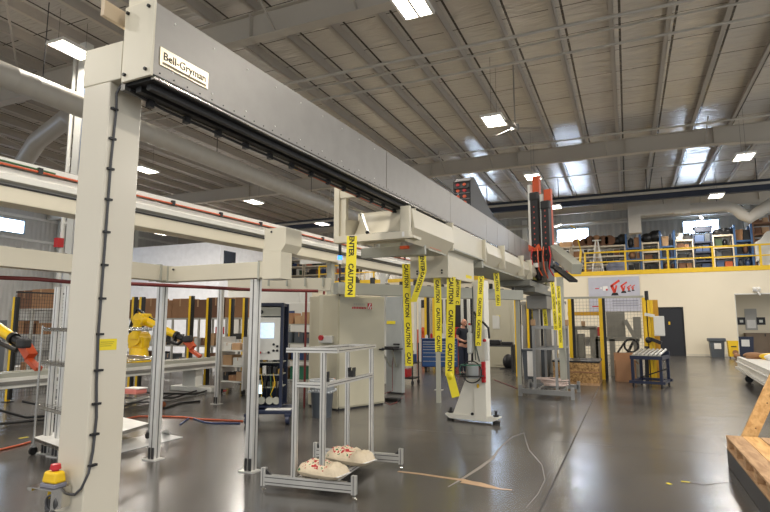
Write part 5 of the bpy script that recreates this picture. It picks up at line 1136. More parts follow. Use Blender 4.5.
MB().box(GX(566), GX(600), YMc + 0.9, YMc + 1.0, GZ(315), GZ(311)).build('yellow_beam', mat('ochre_paint', (200, 150, 30), 0.5), m2)
m = MB(); m.cyl((GX(584), YMc - 0.02, GZ(326)), (GX(584), YMc - 0.02, GZ(321)), 0.06); m.build('small_cap', CARD3, m2)
for a_, b_ in ((522.5, 527), (546, 552)): m = MB(); m.bbox(GX(a_), GX(b_), YMc, YMc + 0.4, 0, GZ(300), 0.02); m.build('grey_column', mat('far_post_grey', (150, 148, 142), 0.4, metal=0.3), m2)
for a_, c_, t_ in ((530, YEL, 300), (532.5, BLACK, 300), (537, YEL, 303), (541, OFFW, 300), (543.5, BLACK, 300), (554, WHITE, 302), (557, YEL, 297), (562, DARK, 300), (566, OFFW, 303)): MB().box(GX(a_) - 0.035, GX(a_) + 0.035, YMc - 0.3, YMc - 0.23, 0, GZ(t_)).build('slim_upright', c_, m2)
MB().box(GX(520), GX(568), YMc - 0.2, YMc - 0.1, GZ(304), GZ(301)).build('head_rail', MG, m2)
m = MB(); m.box(GX(517), GX(521), YMc, YMc + 0.2, 0, GZ(303)); m.box(GX(531), GX(535), YMc, YMc + 0.2, 0, GZ(303)); m.box(GX(560), GX(565), YMc, YMc + 0.2, 0.8, GZ(305)); m.build('black_column', BLACK, m2)
# yellow guard stack right end, white control box
gs = thing('light_curtain_stand', 'cluster of yellow uprights with white control box at the right fence end', 'guard stand', (0, 0, 0))
for px_ in (646.5, 650.5, 653.5): q = gy(px_, 340, 17.0); MB().bbox(q.x - 0.034, q.x + 0.034, 16.95, 17.07, 0, zat(q.x, 17, 300), 0.004).build('yellow_upright', YEL, gs)
q = gy(656, 340, 17.2); MB().bbox(q.x - 0.12, q.x + 0.1, 17.15, 17.3, 0, zat(q.x, 17.2, 300), 0.004).build('yellow_upright', mat('ochre_paint', (200, 150, 30), 0.5), gs)
q = gy(660, 340, 16.8); m = MB(); m.bbox(q.x - 0.13, q.x + 0.13, 16.7, 16.85, zat(q.x, 16.8, 336), zat(q.x, 16.8, 316), 0.02); m.build('control_box', OFFW, gs)
MB().bar((gy(646, 340, 16.8).x, 16.8, zat(q.x, 16.8, 314)), (gy(656, 340, 16.8).x, 16.8, zat(q.x, 16.8, 316)), 0.05, 0.08).build('box_arm', OFFW, gs)
q = gy(646.5, 296, 17.0); m = MB(); m.cyl((q.x, 17, zat(q.x, 17, 301)), (q.x, 17, zat(q.x, 17, 291)), 0.05, n=12); m.build('signal_lamp', BLACK, gs)
q = gy(651, 340, 16.8); m = MB(); m.sphere((q.x - 0.06, 16.8, zat(q.x, 16.8, 340)), 0.09); m.bar((q.x, 16.8, zat(q.x, 16.8, 339)), (q.x + 0.25, 16.75, zat(q.x, 16.8, 343)), 0.09); m.build('black_handset', BLACK, gs)
m = MB(); m.bar((gy(645, 340, 16.8).x, 16.85, 0.02), (gy(646, 340, 16.8).x, 16.85, 1.0), 0.1, 0.06); m.build('black_conduit', BLACK, gs)
# strand board crate
cr_ = thing('strand_board_crate', 'long low crate clad in strand board with black edging in front of the fence', 'crate', (0, 0, 0))
q0, q1, q2 = gz(555, 383), gz(600, 386), gz(601, 386); hz_ = zat(q1.x, q1.y, 363)
MB().bbox(q0.x, q1.x, q1.y, q1.y + 1.5, 0.06, hz_, 0.008).build('board_sides', OSB, cr_)
MB().box(q0.x - 0.02, q1.x + 0.02, q1.y - 0.02, q1.y + 1.52, hz_, hz_ + 0.04).build('black_rim', BLACK, cr_)
MB().box(q0.x, q1.x, q1.y - 0.015, q1.y, hz_ * 0.55, hz_ * 0.55 + 0.03).build('batten', CARD, cr_)
MB().box(q0.x, q1.x, q1.y - 0.02, q1.y + 1.5, 0.0, 0.06).build('base_batten', PALLETW, cr_)
# cardboard box (open) and roller table
q = gz(616, 382); hz_ = zat(q.x, q.y, 360); hb2 = zat(q.x, q.y, 350)
cbx = thing('cardboard_box', 'open brown cardboard box standing between the crate and the blue roller table', 'box', (q.x + 0.25, q.y + 0.35, 0), 0.1)
m = MB(); t_ = 0.01
for a in (-0.26, 0.25): m.box(a, a + t_, -0.25, 0.25, 0, hz_)
for a in (-0.25, 0.24): m.box(-0.26, 0.26, a, a + t_, 0, hz_)
m.box(-0.26, 0.26, -0.25, 0.25, 0, 0.01); m.build('carton', mat('open_carton', (176, 134, 100), .85), cbx)
m = MB(); m.bar((0, 0.25, hz_), (0, 0.33, hz_ + 0.16), 0.5, 0.01, up=(0, 1, 0)); m.box(-0.26, 0.26, 0.245, 0.255, hz_, hz_ + 0.18); m.bar((0.25, 0, hz_), (0.36, 0, hz_ - 0.12), 0.46, 0.008); m.build('flap', mat('open_carton', (176, 134, 100), .85), cbx)
rt = thing('roller_table', 'blue-legged roller table on casters with grey rollers', 'table', (0.02, 15.72, 0), -0.22)
wd, dp, h2 = 0.72, 1.05, zat(0.04, 15.74, 355.5)
m = MB(); m.box(-0.02, wd + 0.02, -0.02, 0.04, h2 - 0.09, h2); m.box(-0.02, wd + 0.02, dp - 0.04, dp + 0.02, h2 - 0.09, h2 + 0.09); m.box(-0.02, 0.04, 0, dp, h2 - 0.09, h2); m.box(wd - 0.04, wd + 0.02, 0, dp, h2 - 0.09, h2); m.build('table_frame', NAVY, rt)
for k in range(7): x = 0.06 + k * 0.1; MB().cyl((x, 0.03, h2 + 0.02), (x, dp - 0.03, h2 + 0.13), 0.03, n=12).build('roller', ALU, rt)
m = MB(); m.box(0.01, wd - 0.01, -0.015, 0.03, h2, h2 + 0.015); m.build('end_plate', GREYPAINT, rt)
for x in (0.03, wd - 0.03):
    for y in (0.03, dp - 0.03):
        MB().box(x - 0.035, x + 0.035, y - 0.035, y + 0.035, 0.14, h2 - 0.09).build('leg', NAVY, rt)
        m = MB(); m.cyl((x - 0.02, y, 0.05), (x + 0.02, y, 0.05), 0.05, n=14); m.build('caster', BLACK, rt)
m = MB(); m.box(-0.06, wd + 0.06, -0.04, 0.06, 0.1, 0.17); m.box(-0.06, wd + 0.06, dp - 0.06, dp + 0.04, 0.1, 0.17); m.box(-0.02, 0.05, 0, dp, 0.1, 0.17); m.box(wd - 0.05, wd + 0.02, 0, dp, 0.1, 0.17); m.build('base_frame', NAVY, rt)
MB().bar((0.2, 0.06, 0.25), (0.85, -0.02, 0.5), 0.03).build('foot_lever', BLACK, rt)
# banner
z0b, z1b = 2.9, 4.25; xb0, xb1 = gy(588, 277, 32.95).x, gy(639, 277, 32.95).x
bn = thing('banner', 'grey banner with orange robot arms hanging on the cream wall', 'banner', (0, 32.93, 0))
MB().box(xb0, xb1, 0, 0.03, z0b - 0.55, z1b).build('sheet', mat('banner_grey', (186, 186, 196), 0.6), bn)
def arm(cx, cz, s, name='printed_robot_arm'):
    m = MB(); P = [(-0.22, -0.42), (0.22, -0.42), (0.16, -0.25), (-0.12, -0.25)]
    m.prism([(cx + x * s, cz + z * s) for x, z in P], 'y', -0.008, 0.0); m.build('printed_base', BLACK, bn)
    m = MB()
    m.bar((cx, -0.004, cz - 0.25 * s), (cx - 0.16 * s, -0.004, cz + 0.2 * s), 0.008, 0.17 * s, up=(1, 0, 0)); m.bar((cx - 0.2 * s, -0.004, cz + 0.15 * s), (cx + 0.3 * s, -0.004, cz + 0.5 * s), 0.008, 0.13 * s, up=(0, 0, 1)); m.bar((cx + 0.02 * s, -0.004, cz - 0.2 * s), (cx + 0.12 * s, -0.004, cz + 0.2 * s), 0.008, 0.1 * s, up=(1, 0, 0))
    m.v = [Vector((v.x, max(-0.01, min(-0.001, v.y)), v.z)) for v in m.v]; m.build(name, mat('print_orange', (218, 66, 40), 0.6), bn)
arm(xb0 + 1.35, 3.6, 0.9); arm(xb0 + 1.8, 3.62, 0.65); arm(xb0 + 2.08, 3.58, 0.4); arm(xb0 + 2.28, 3.6, 0.35)
m = MB(); m.box(xb0 + 0.75, xb0 + 1.0, -0.006, 0, 3.5, 3.75); m.box(xb0 + 0.62, xb0 + 0.7, -0.006, 0, 3.6, 3.7); m.build('printed_white_shape', WHITE, bn)
m = MB(); m.box(xb0 + 0.9, xb0 + 1.0, -0.008, 0, 3.5, 3.6); m.box(xb0 + 0.35, xb0 + 0.55, -0.008, 0, 3.6, 3.65); m.box(xb0 + 0.15, xb0 + 0.5, -0.008, 0, 2.6, 2.66); m.build('printed_red_mark', RED, bn)
m = MB()
for k in range(3): m.box(xb0 + 1.2, xb1 - 0.1, -0.006, 0, 2.9 - k * 0.14, 2.96 - k * 0.14)
m.build('printed_lines', mat('print_grey', (150, 150, 162), 0.6), bn)
# trash bin by the wall, mop bucket, sensor
q = gz(717, 359); q.y = 32.2; q.x = gy(717, 350, 32.2).x
b3 = thing('trash_bin', 'grey trash bin with a white sign standing against the far cream wall', 'bin', (q.x, q.y, 0))
m = MB(); m.prism([(-0.27, 0), (0.27, 0), (0.32, 0.82), (-0.32, 0.82)], 'y', -0.25, 0.25); m.build('bin_body', GREYPL, b3); MB().bbox(-0.38, 0.38, -0.3, 0.3, 0.78, 0.95, 0.03).build('lid', GREYPL, b3); MB().box(-0.14, 0.16, -0.275, -0.26, 0.42, 0.7).build('white_sign', WHITE, b3)
q = gy(733, 350, 31.2); b4 = thing('mop_bucket', 'yellow mop bucket beside the wide wall opening', 'bucket', (q.x, 31.2, 0))
m = MB(); m.prism([(-0.18, 0.1), (0.18, 0.1), (0.22, 0.85), (-0.22, 0.85)], 'y', -0.2, 0.2); m.build('bucket_body', YEL, b4); m = MB(); m.cyl((0.06, -0.2, 0.3), (0.06, -0.26, 0.3), 0.12); m.sphere((0.1, -0.3, 0.15), 0.14); m.build('hose_reel', CARD, b4); MB().box(-0.1, 0.12, -0.21, -0.2, 0.55, 0.6).build('black_text_strip', BLACK, b4)
for x in (-0.14, 0.14): MB().cyl((x - .02, 0, 0.05), (x + .02, 0, 0.05), 0.05).build('caster', BLACK, b4)
q = gy(756, 289, 32.95); m = MB(); m.bbox(-0.16, 0.16, -0.1, 0.05, -0.12, 0.1, 0.02); m.sphere((-0.1, -0.13, 0.0), 0.08); m.sphere((0.1, -0.13, 0.0), 0.08); m.bar((0.05, -0.02, -0.1), (0.14, -0.1, -0.32), 0.06); o = m.build('emergency_light', WHITE, label='white twin-headed emergency light on the wall above the wide opening', cat='emergency light'); o.location = (q.x, 32.94, q.z)
# alcove things
YA = 35.55
q = gy(748, 350, YA); cb_ = thing('storage_cupboard', 'wide brown cupboard inside the opening at the right', 'cupboard', (0, 0, 0))
xa, xb_ = gy(746, 340, 35.0).x, 11; za = gy(750, 333, 35.0).z
MB().bbox(xa, xb_, 35.0, 35.55, 0, za, 0.01).build('body', mat('cupboard_brown', (122, 104, 84), 0.5), cb_)
for k in range(4): x = xa + 0.05 + k * 0.95; d = MB().bbox(x, x + 0.9, 34.97, 35.0, 0.08, za - 0.05, 0.005).build('cupboard_door', mat('cupboard_brown', (122, 104, 84), 0.5), cb_); MB().box(x + 0.8, x + 0.84, 34.93, 34.97, 1.0, 1.15).build('handle', BLACK, d)
for px_, w_, lb in ((741.5, 0.36, 'small black framed picture at the left inside the wide opening'), (761, 0.4, 'small black framed picture right of the white poster in the opening')):
    q = gy(px_, 321, YA); f = MB(); f.box(-w_ / 2, w_ / 2, -0.03, 0, -0.2, 0.2); o = f.build('picture', BLACK, label=lb, cat='picture'); o.location = (max(q.x, o1x + 0.25), YA + 0.04, q.z); MB().box(-0.08, 0.08, -0.034, -0.03, -0.08, 0.06).build('print', OFFW, o)
q = gy(751, 318, YA); f = MB(); f.box(-0.28, 0.28, -0.02, 0, -0.65, 0.5); o = f.build('poster', mat('poster_grey', (176, 174, 168), 0.6), label='pale poster on the wall inside the wide opening', cat='poster'); o.location = (q.x, YA + 0.04, q.z)
MB().box(-0.2, 0.2, -0.024, -0.02, -0.55, -0.1).build('poster_print', WHITE, o)
q = gy(741, 345, 34.2); f = thing('blue_bin', 'dark blue recycling bin just inside the wide opening', 'bin', (o1x + 0.45, 34.2, 0)); m = MB(); m.prism([(-0.3, 0), (0.3, 0), (0.36, 1.0), (-0.36, 1.0)], 'y', -0.3, 0.3); m.build('bin_body', NAVY, f); MB().box(-0.2, 0.16, -0.32, -0.3, 0.5, 0.85).build('white_sign', WHITE, f)

# ---- white conveyor at the right
cv = thing('white_conveyor', 'long low white machine bed on casters at the right edge', 'machine bed', (0, 0, 0))
k0 = gz(741, 371); k1 = gz(762, 384); dv = (k1 - k0).normalized()
s0 = gz(737, 358, 0.62); s1 = gz(768, 372, 0.62)
dv = (s1 - s0).normalized(); nrm = Vector((-dv.y, dv.x, 0));
if nrm.x < 0: nrm = -nrm
en = s0 + dv * (s1 - s0).length * 1.5
m = MB(); m.add([s0 + Vector((0, 0, -0.32)), en + Vector((0, 0, -0.32)), en + nrm * 1.1 + Vector((0, 0, -0.32)), s0 + nrm * 1.1 + Vector((0, 0, -0.32)), s0, en, en + nrm * 1.1, s0 + nrm * 1.1], [(0, 1, 2, 3), (4, 5, 6, 7), (0, 1, 5, 4), (1, 2, 6, 5), (2, 3, 7, 6), (3, 0, 4, 7)])
m.build('bed', mat('white_bed', (224, 222, 216), 0.35), cv, bevel=0.01)
m = MB(); m.bar(s0 + Vector((0, 0, 0.02)) + nrm * 0.05, en + nrm * 0.05 + Vector((0, 0, 0.02)), 0.1, 0.05); m.bar(s0 + Vector((0, 0, -0.1)) - nrm * 0.02, en - nrm * 0.02 + Vector((0, 0, -0.1)), 0.04, 0.04); m.bar(s0 + Vector((0, 0, -0.27)) - nrm * 0.03, en - nrm * 0.03 + Vector((0, 0, -0.27)), 0.06, 0.06); m.build('edge_rails', OFFW, cv)
for t_ in (0.12, 0.62, 0.97):
    c_ = s0.lerp(en, t_) + nrm * 0.15; m = MB(); m.cyl(c_ + Vector((0, 0, -c_.z + 0.1)) - dv * 0.03, c_ + Vector((0, 0, -c_.z + 0.1)) + dv * 0.03, 0.1, n=16); m.box(c_.x - 0.06, c_.x + 0.06, c_.y - 0.06, c_.y + 0.06, 0.15, 0.3); m.build('caster', BLACK, cv)
rr = random.Random(21)
for k, (t_, w_, m_, lb, nm) in enumerate(((0.02, 0.4, CARD, 'brown hose bundle on the near-left end of the white machine bed', 'hose_bundle'), (0.06, 0.75, YEL, 'small yellow part on the white machine bed', 'yellow_part'), (0.12, 0.8, WHITE, 'white bundle lying on the far side of the white machine bed', 'white_bundle'), (0.22, 0.95, BLUE, 'blue cloth bundle lying on the white machine bed', 'blue_bundle'), (0.3, 0.95, BLACK, 'black bag on the white machine bed beside the blue bundle', 'black_bundle'))):
    c_ = s0.lerp(en, t_) + nrm * w_; m = MB(); m.sphere((0, 0, 0.09), 0.17, (1.6, 1.0, 0.55), 14); m.bbox(-0.2, 0.1, -0.12, 0.1, 0.0, 0.1, 0.02); m.bbox(0.05, 0.25, -0.05, 0.12, 0.0, 0.16, 0.02); o = m.build(nm, m_, label=lb, cat='clutter'); o.location = (c_.x, c_.y, 0.62)

# ---- pallet with plank at the right edge
pc = gz(728, 466); zp = zat(pc.x, pc.y, 435)
pa = thing('wooden_pallet', 'wooden pallet on a dark base cut by the right edge of the picture', 'pallet', (pc.x, pc.y, 0), 0.0)
PL, PW_ = 2.6, 1.3          # long side towards the camera
yb = zp - 0.145
for k in range(8):
    x0 = 0.0 + k * 0.165
    MB().bbox(x0, x0 + (0.155 if k % 3 else 0.16), -PL, 0, zp - 0.02, zp, 0.003).build('top_board', PALLETW if k % 2 == 0 else PINE, pa)
for x in (0.0, 0.6, 1.2):
    for k in range(6): y = -PL + 0.02 + k * (PL - 0.16) / 5; MB().bbox(x + 0.005, x + 0.1, y, y + 0.12, yb + 0.02, zp - 0.04, 0.003).build('block', PALLETW, pa)
for k in range(6): y = -PL + 0.02 + k * (PL - 0.16) / 5; MB().box(0, PW_, y, y + 0.12, zp - 0.04, zp - 0.02).build('cross_board', PALLETW, pa)
for x in (0.0, 0.6, 1.2): MB().box(x, x + 0.1, -PL, 0, yb, yb + 0.02).build('bottom_board', PALLETW, pa)
lt = thing('lift_platform', 'dark low platform carrying the wooden pallet', 'platform', (pc.x, pc.y, 0))
MB().bbox(0.0, PW_, -PL, 0, 0.0, yb, 0.01).build('body', DARK, lt)
plk = MB(); b0 = gy(749, 437, pc.y + 0.12); t0 = gy(800, 326, pc.y + 0.5)
plk.bar(b0 + (b0 - t0).normalized() * 0.25, t0, 0.14, 0.038, up=(0, 1, 0)); kn = plk.build('pine_plank', PINE, label='pine plank leaning up behind the wooden pallet', cat='plank')
for t_ in (0.08, 0.3, 0.36, 0.5): c_ = b0.lerp(t0, t_); m = MB(); m.cyl(c_ + Vector((0.02, -0.024, 0)), c_ + Vector((0.02, -0.019, 0)), 0.008); m.build('knot', mat('knot_brown', (120, 76, 40), 0.6), kn)

# ============================================================ MARKS ON THE FLOOR
def ribbon(name, pts, w, m_, label, cat, th=0.003):
    P = [gz(x, y) for x, y in pts]; m = MB(); vs_ = []
    for i, p in enumerate(P):
        d = (P[min(i + 1, len(P) - 1)] - P[max(i - 1, 0)]).normalized(); n = Vector((-d.y, d.x, 0)); ww_ = w[i] if isinstance(w, list) else w
        vs_ += [p + n * ww_ / 2, p - n * ww_ / 2, p + n * ww_ / 2 + Vector((0, 0, th)), p - n * ww_ / 2 + Vector((0, 0, th))]
    fs = []
    for i in range(len(P) - 1):
        a = 4 * i; b = a + 4; fs += [(a, a + 1, b + 1, b), (a + 2, b + 2, b + 3, a + 3), (a, b, b + 2, a + 2), (a + 1, a + 3, b + 3, b + 1)]
    m.add(vs_, fs); return m.build(name, m_, label=label, cat=cat)
TAN = mat('tan_tape', (180, 150, 118), 0.6); SCUF = mat('pale_scuff', (140, 134, 126), 0.5); SCUF2 = mat('faint_scuff', (118, 113, 107), 0.45)
ribbon('floor_tape', [(398, 471.5), (420, 474), (450, 478.5), (462, 480), (480, 484)], [0.04, 0.05, 0.05, 0.07, 0.05], TAN, 'tan strip of tape on the floor running right from the aluminium rack', 'tape')
ribbon('tape_residue', [(462, 481.5), (478, 484), (488, 486.5), (500, 489), (512, 490)], [0.1, 0.12, 0.09, 0.03, 0.02], TAN, 'ragged tan residue at the right end of the tan floor tape', 'mark')
ribbon('scuff_mark', [(448, 487), (462, 479), (478, 469), (492, 459), (500, 448), (512, 437), (524, 433)], [0.01, 0.03, 0.045, 0.04, 0.02, 0.012, 0.01], SCUF, 'pale curved scuff crossing the tan tape on the floor', 'mark', 0.0025)
ribbon('scuff_mark', [(524, 433), (526, 441), (529, 450), (536, 458), (542, 465), (545, 480), (538, 494), (526, 508)], [0.006, 0.018, 0.012, 0.02, 0.012, 0.007, 0.007, 0.005], SCUF2, 'faint jagged scuff curving down the floor right of the tan tape', 'mark', 0.002)
ribbon('floor_crack', [(681, 482), (690, 483), (700, 484.5), (706, 485), (718, 483.5), (733, 482)], [0.03, 0.02, 0.01, 0.02, 0.01, 0.006], mat('crack_brown', (84, 72, 60), 0.7), 'short dark crack in the floor at lower right', 'crack', 0.002)
ribbon('yellow_scrap', [(667, 483), (671, 484.5)], 0.03, YTAPE, 'tiny yellow scrap of tape on the floor left of the dark crack', 'tape')
ribbon('yellow_scrap', [(681, 481.5), (690, 482.5)], 0.02, YTAPE, 'thin yellow tape scrap at the left end of the dark crack', 'tape', 0.004)
ribbon('yellow_scrap', [(19, 438.5), (28, 437)], 0.05, YTAPE, 'yellow tape scrap on the floor at the far left', 'tape')
def hose(name, pts, r, m_, label, cat='hose'):
    P = [gz(x, y) + Vector((0, 0, r)) for x, y in pts]; Q = []
    for i in range(len(P) - 1):
        for k in range(4): Q.append(P[i].lerp(P[i + 1], k / 4))
    Q.append(P[-1]); MB().path(Q, r, 6).build(name, m_, label=label, cat=cat)
hose('air_hose', [(-5, 452), (20, 446), (30, 443)], 0.014, ORHOSE, 'orange hose on the floor at the far left edge')
hose('air_hose', [(122, 420), (140, 417), (160, 417), (185, 418), (200, 420), (225, 421), (243, 422)], 0.014, ORHOSE, 'orange hose on the floor running from the posts to the blue cabinet')
hose('blue_cable', [(180, 425), (190, 418), (205, 423), (215, 424), (240, 424)], 0.012, BLUE, 'blue cable on the floor left of the blue cabinet', 'cable')
hose('black_cable', [(164, 409), (180, 404), (200, 402)], 0.02, BLACK, 'black cable on the floor behind the post right of the column', 'cable')
hose('thin_cable', [(494, 380), (505, 384), (520, 390)], 0.01, MAROON, 'thin dark red cable on the floor left of the farther rack', 'cable')
hose('thin_cable', [(384, 402), (390, 405), (396, 403), (402, 398)], 0.008, MAROON, 'thin dark red cable by the black foot pedal', 'cable')
q = gz(161, 408); m = MB(); m.cyl((-0.06, 0, 0.06), (0.06, 0, 0.06), 0.06, n=14); o = m.build('copper_spool', mat('copper', (196, 120, 80), 0.4, metal=0.6), label='small copper-coloured spool on the floor just right of the double-slotted post', cat='spool'); o.location = (q.x, q.y, 0)
# ============================================================ CAUTION TAPES
BLKINK = mat('black_ink', (18, 18, 16), 0.6)
def bigtext(words, w):
    "lettering MB running down the strip: x across, z down from 0; returns (mb, length)"
    mb = MB(); z = 0.0; L = 0
    for wd in words:
        t = text(wd, w * 0.92, 0.0008, w * 0.03); xs_ = [v.x for v in t.v]; l = max(xs_) - min(xs_); c = (max(xs_) + min(xs_)) / 2
        zc_ = [v.z for v in t.v]; zm_ = (max(zc_) + min(zc_)) / 2
        # rotate clockwise so the word reads downwards
        t.v = [Vector((v.z - zm_, v.y, -(v.x - c) - z - l / 2)) for v in t.v]; mb.join(t); z += l + w * 0.9
    return mb, z
def tape(top, bottom, w, label, words, wave=0.02, yaw=0.45, cut=0.0, twist=0.0, tail=None):
    "vertical strip from top to bottom (world points); folded slightly along its length"
    top = Vector(top); bottom = Vector(bottom); Ld = (top - bottom).length
    t = thing('caution_tape', label, 'tape', tuple(top), 0)
    ex = Vector((math.cos(yaw), math.sin(yaw), 0)); n = 14; vs_ = []; nn = Vector((math.sin(yaw), -math.cos(yaw), 0))
    def pos(s, u, off=0):
        p = (bottom - top) * (s / Ld)
        a = twist * s / Ld
        e = ex * math.cos(a) + nn * math.sin(a); nr = nn * math.cos(a) - ex * math.sin(a)
        return p + e * u + nr * (wave * math.sin(s * 3.1 + 0.6) + off)
    m = MB()
    for i in range(n + 1):
        s = Ld * i / n
        vs_ += [pos(s, -w / 2, 0.0006), pos(s, w / 2, 0.0006), pos(s, w / 2, -0.0006), pos(s, -w / 2, -0.0006)]
    fs = []
    for i in range(n):
        a = 4 * i; b = a + 4
        for k in range(4): fs.append((a + k, a + (k + 1) % 4, b + (k + 1) % 4, b + k))
    fs += [(0, 1, 2, 3), (4 * n, 4 * n + 1, 4 * n + 2, 4 * n + 3)]
    m.add(vs_, fs)
    if tail:
        q = Vector(tail) - top; e0 = bottom - top; m.bar(e0 + Vector((0, 0, 0.02)), q, w * 0.9, 0.004, up=tuple(nn))
        m.sphere(tuple(e0), w * 0.35, (1, 0.7, 1.2), 8)
    m.build('film', YTAPE, t)
    tx_, _ = bigtext(words, w * 0.74)
    keep = [v.z > -Ld + 0.01 for v in tx_.v]
    f2 = [f for f in tx_.f if all(keep[i] for i in f)]; s2 = [False] * len(f2)
    tx_.v = [pos(min(Ld, -v.z + cut), v.x, 0.0016 + (0.0008 if v.y < 0 else 0)) for v in tx_.v]; tx_.f = f2; tx_.sm = s2
    tx_.build('lettering', BLKINK, t)
    return t
def tp(x0, y0, x1, y1, z, pw, label, words, **k):
    a = gz(x0, y0, z); r = ray(x1, y1)
    # keep the lower end at the same distance along the viewing heading
    s, c = math.sin(YAW), math.cos(YAW); da = -a.x * s + a.y * c; dr = -r.x * s + r.y * c
    b = O + r * (da / dr); w = pw * da / 560
    return tape(a, b, w, label, words, **k)
CA = ['CAUTION'] * 4
tp(352, 236, 350, 297, 2.62, 10.5, 'yellow tape reading ENTER and CAUTION hanging from the first cream tray', ['ENTER', 'CAUTION', 'CAUTION'], wave=0.0)
tp(406, 264, 409, 366, 2.55, 8, 'yellow CAUTION tape hanging leftmost of those below the post housing', CA, twist=0.35)
tp(422, 256, 423, 272, 2.49, 8, 'short yellow ENTER tape hanging by the orange marks of the sloping tray', ['ENTER'], twist=0.2, cut=0.0)
tp(423, 272, 414, 302, 2.277, 7, 'curling lower end of the ENTER tape swinging left', ['CAUTION'], twist=0.5)
tp(437, 277, 439, 352, 2.29, 7.5, 'yellow CAUTION tape hanging in front of the slim aluminium post', CA, twist=-0.3, cut=0.05)
tp(451, 277, 450, 376, 2.29, 9, 'longest yellow CAUTION tape, knotted at its lower end, just left of the man', CA, wave=0.03, tail=tuple(gz(456, 397, 0.62) if False else (O + ray(456, 397) * ((lambda a, r: ((-a.x * math.sin(YAW) + a.y * math.cos(YAW)) / (-r.x * math.sin(YAW) + r.y * math.cos(YAW))))(gz(451, 277, 2.29), ray(456, 397))))))
tp(458, 279, 457, 305, 2.29, 6, 'short yellow CAUTION tape hanging just right of the longest one', CA)
tp(481, 276, 478, 346, 2.28, 6, 'yellow CAUTION tape hanging against the cream stand post', CA, twist=0.5)
tp(496, 273, 498, 306, 2.6, 6, 'short yellow CAUTION tape hanging right of the cream stand', CA, twist=-0.4)
for i, (a, b, c_, d, lb) in enumerate(((531, 302, 532, 345, 'thin yellow tape hanging in the far machine area, leftmost of its bunch'), (537, 302, 538, 350, 'thin yellow tape hanging in the far machine area next to the leftmost one'), (543, 297, 546, 326, 'short thin yellow tape over the far grey rack'), (552, 282, 556, 330, 'thin yellow tape slanting down from the far end of the trays'), (558, 286, 561, 348, 'longest thin yellow tape by the far grey post'))):
    tp(a, b, c_, d, 2.35, 4, lb, CA, twist=0.3)

# ============================================================ MEZZANINE
DZ = 4.5
rl = thing('guard_railing', 'yellow pipe railing along the front edge of the mezzanine', 'railing', (0, 33.05, DZ))
MB().box(XL + 8, XR, -0.08, 0.03, -0.14, 0.10).build('yellow_toe_board', YEL, rl)
rx0 = gy(585, 260, 33).x; rxs = [rx0 + k * 2.1 for k in range(5)]
ztr, zmr = gy(585, 253, 33.05).z - DZ + 0.02, gy(585, 263, 33.05).z - DZ
ztr = 1.12; zmr = 0.58
for x in rxs: MB().bbox(x - 0.05, x + 0.05, -0.03, 0.05, 0.1, ztr, 0.01).build('rail_post', YEL, rl)
MB().bbox(rx0 - 0.04, XR, -0.03, 0.05, ztr, ztr + 0.09, 0.01).build('top_rail', YEL, rl)
MB().bbox(rx0 - 0.04, XR, -0.02, 0.04, zmr, zmr + 0.07, 0.01).build('middle_rail', YEL, rl)
gp = MB(); gp.bar((rx0 - 0.35, 0, 0.1), (rx0 - 0.2, 0, ztr + 0.2), 0.12); gp.path([(rx0 - 0.2, 0, ztr + 0.2), (rx0 - 0.35, 0, ztr + 0.9), (rx0 - 0.42, 0, ztr + 1.5), (rx0 - 0.7, 0, ztr + 1.7)], 0.035, 6); gp.build('gate_post', YEL, rl)
rl2 = thing('guard_railing', 'farther yellow railing seen through the gap left of the first cream tray', 'railing', (0, 33.05, DZ))
xs2 = [-19.5 + k * 2.1 for k in range(8)]
for x in xs2: MB().bbox(x - 0.05, x + 0.05, -0.03, 0.05, 0.1, ztr, 0.01).build('rail_post', YEL, rl2)
MB().bbox(xs2[0], xs2[-1], -0.03, 0.05, ztr, ztr + 0.09, 0.01).build('top_rail', YEL, rl2); MB().bbox(xs2[0], xs2[-1], -0.02, 0.04, zmr, zmr + 0.07, 0.01).build('middle_rail', YEL, rl2)
# racks: px range, frame material, label
RWH = mat('rack_cream_paint', (214, 202, 180), 0.5)
RBK = mat('rack_slate', (48, 56, 74), 0.5)
r8 = random.Random(8)
ITEMS = [CARD, CARD2, CARD3, BLACK, DARK, BLACK, GREYPL, OFFW, BLUE, DARK, mat('dusty_orange', (190, 96, 50), 0.6), mat('steel_blue_plastic', (66, 86, 120), 0.5), mat('olive_case', (60, 78, 56), 0.6), DARK, BLACK, CARD]
YK = 34.6
def crate(x, y, z, w, d, h, m_, label, group, kind=0):
    m = MB()
    if kind == 0: m.bbox(-w / 2, w / 2, -d / 2, d / 2, 0, h, 0.015)
    elif kind == 1:      # open tote with rim
        m.prism([(-w * .42, 0), (w * .42, 0), (w / 2, h), (-w / 2, h)], 'y', -d / 2, d / 2); m.box(-w / 2 - .02, w / 2 + .02, -d / 2 - .02, d / 2 + .02, h - 0.04, h)
    elif kind == 2:      # soft bag
        m.sphere((0, 0, h * 0.48), 0.5, (w, d, h * 0.96), 12); m.sphere((w * .2, -.05, h * 0.7), 0.25, (w, d, h), 8)
    elif kind == 3:      # roll
        m.cyl((0, -d / 2, h / 2), (0, d / 2, h / 2), h / 2, n=14); m.cyl((0, -d / 2 - .01, h / 2), (0, -d / 2, h / 2), h / 6, n=8)
    elif kind == 4:      # machine part
        m.bbox(-w / 2, w / 2, -d / 2, d / 2, 0, h * 0.5, 0.02); m.cyl((0, 0, h * 0.5), (0, 0, h), w * 0.3, n=12); m.cyl((-w * .3, -d * .5, h * .3), (-w * .3, -d * .6, h * .3), w * .15, n=10)
    nm = ['storage_box', 'storage_tote', 'storage_bag', 'material_roll', 'spare_part'][kind]
    o = m.build(nm, m_, label=label, cat=['box', 'tote', 'bag', 'roll', 'machine part'][kind], group=group); o.location = (x, y, z); return o
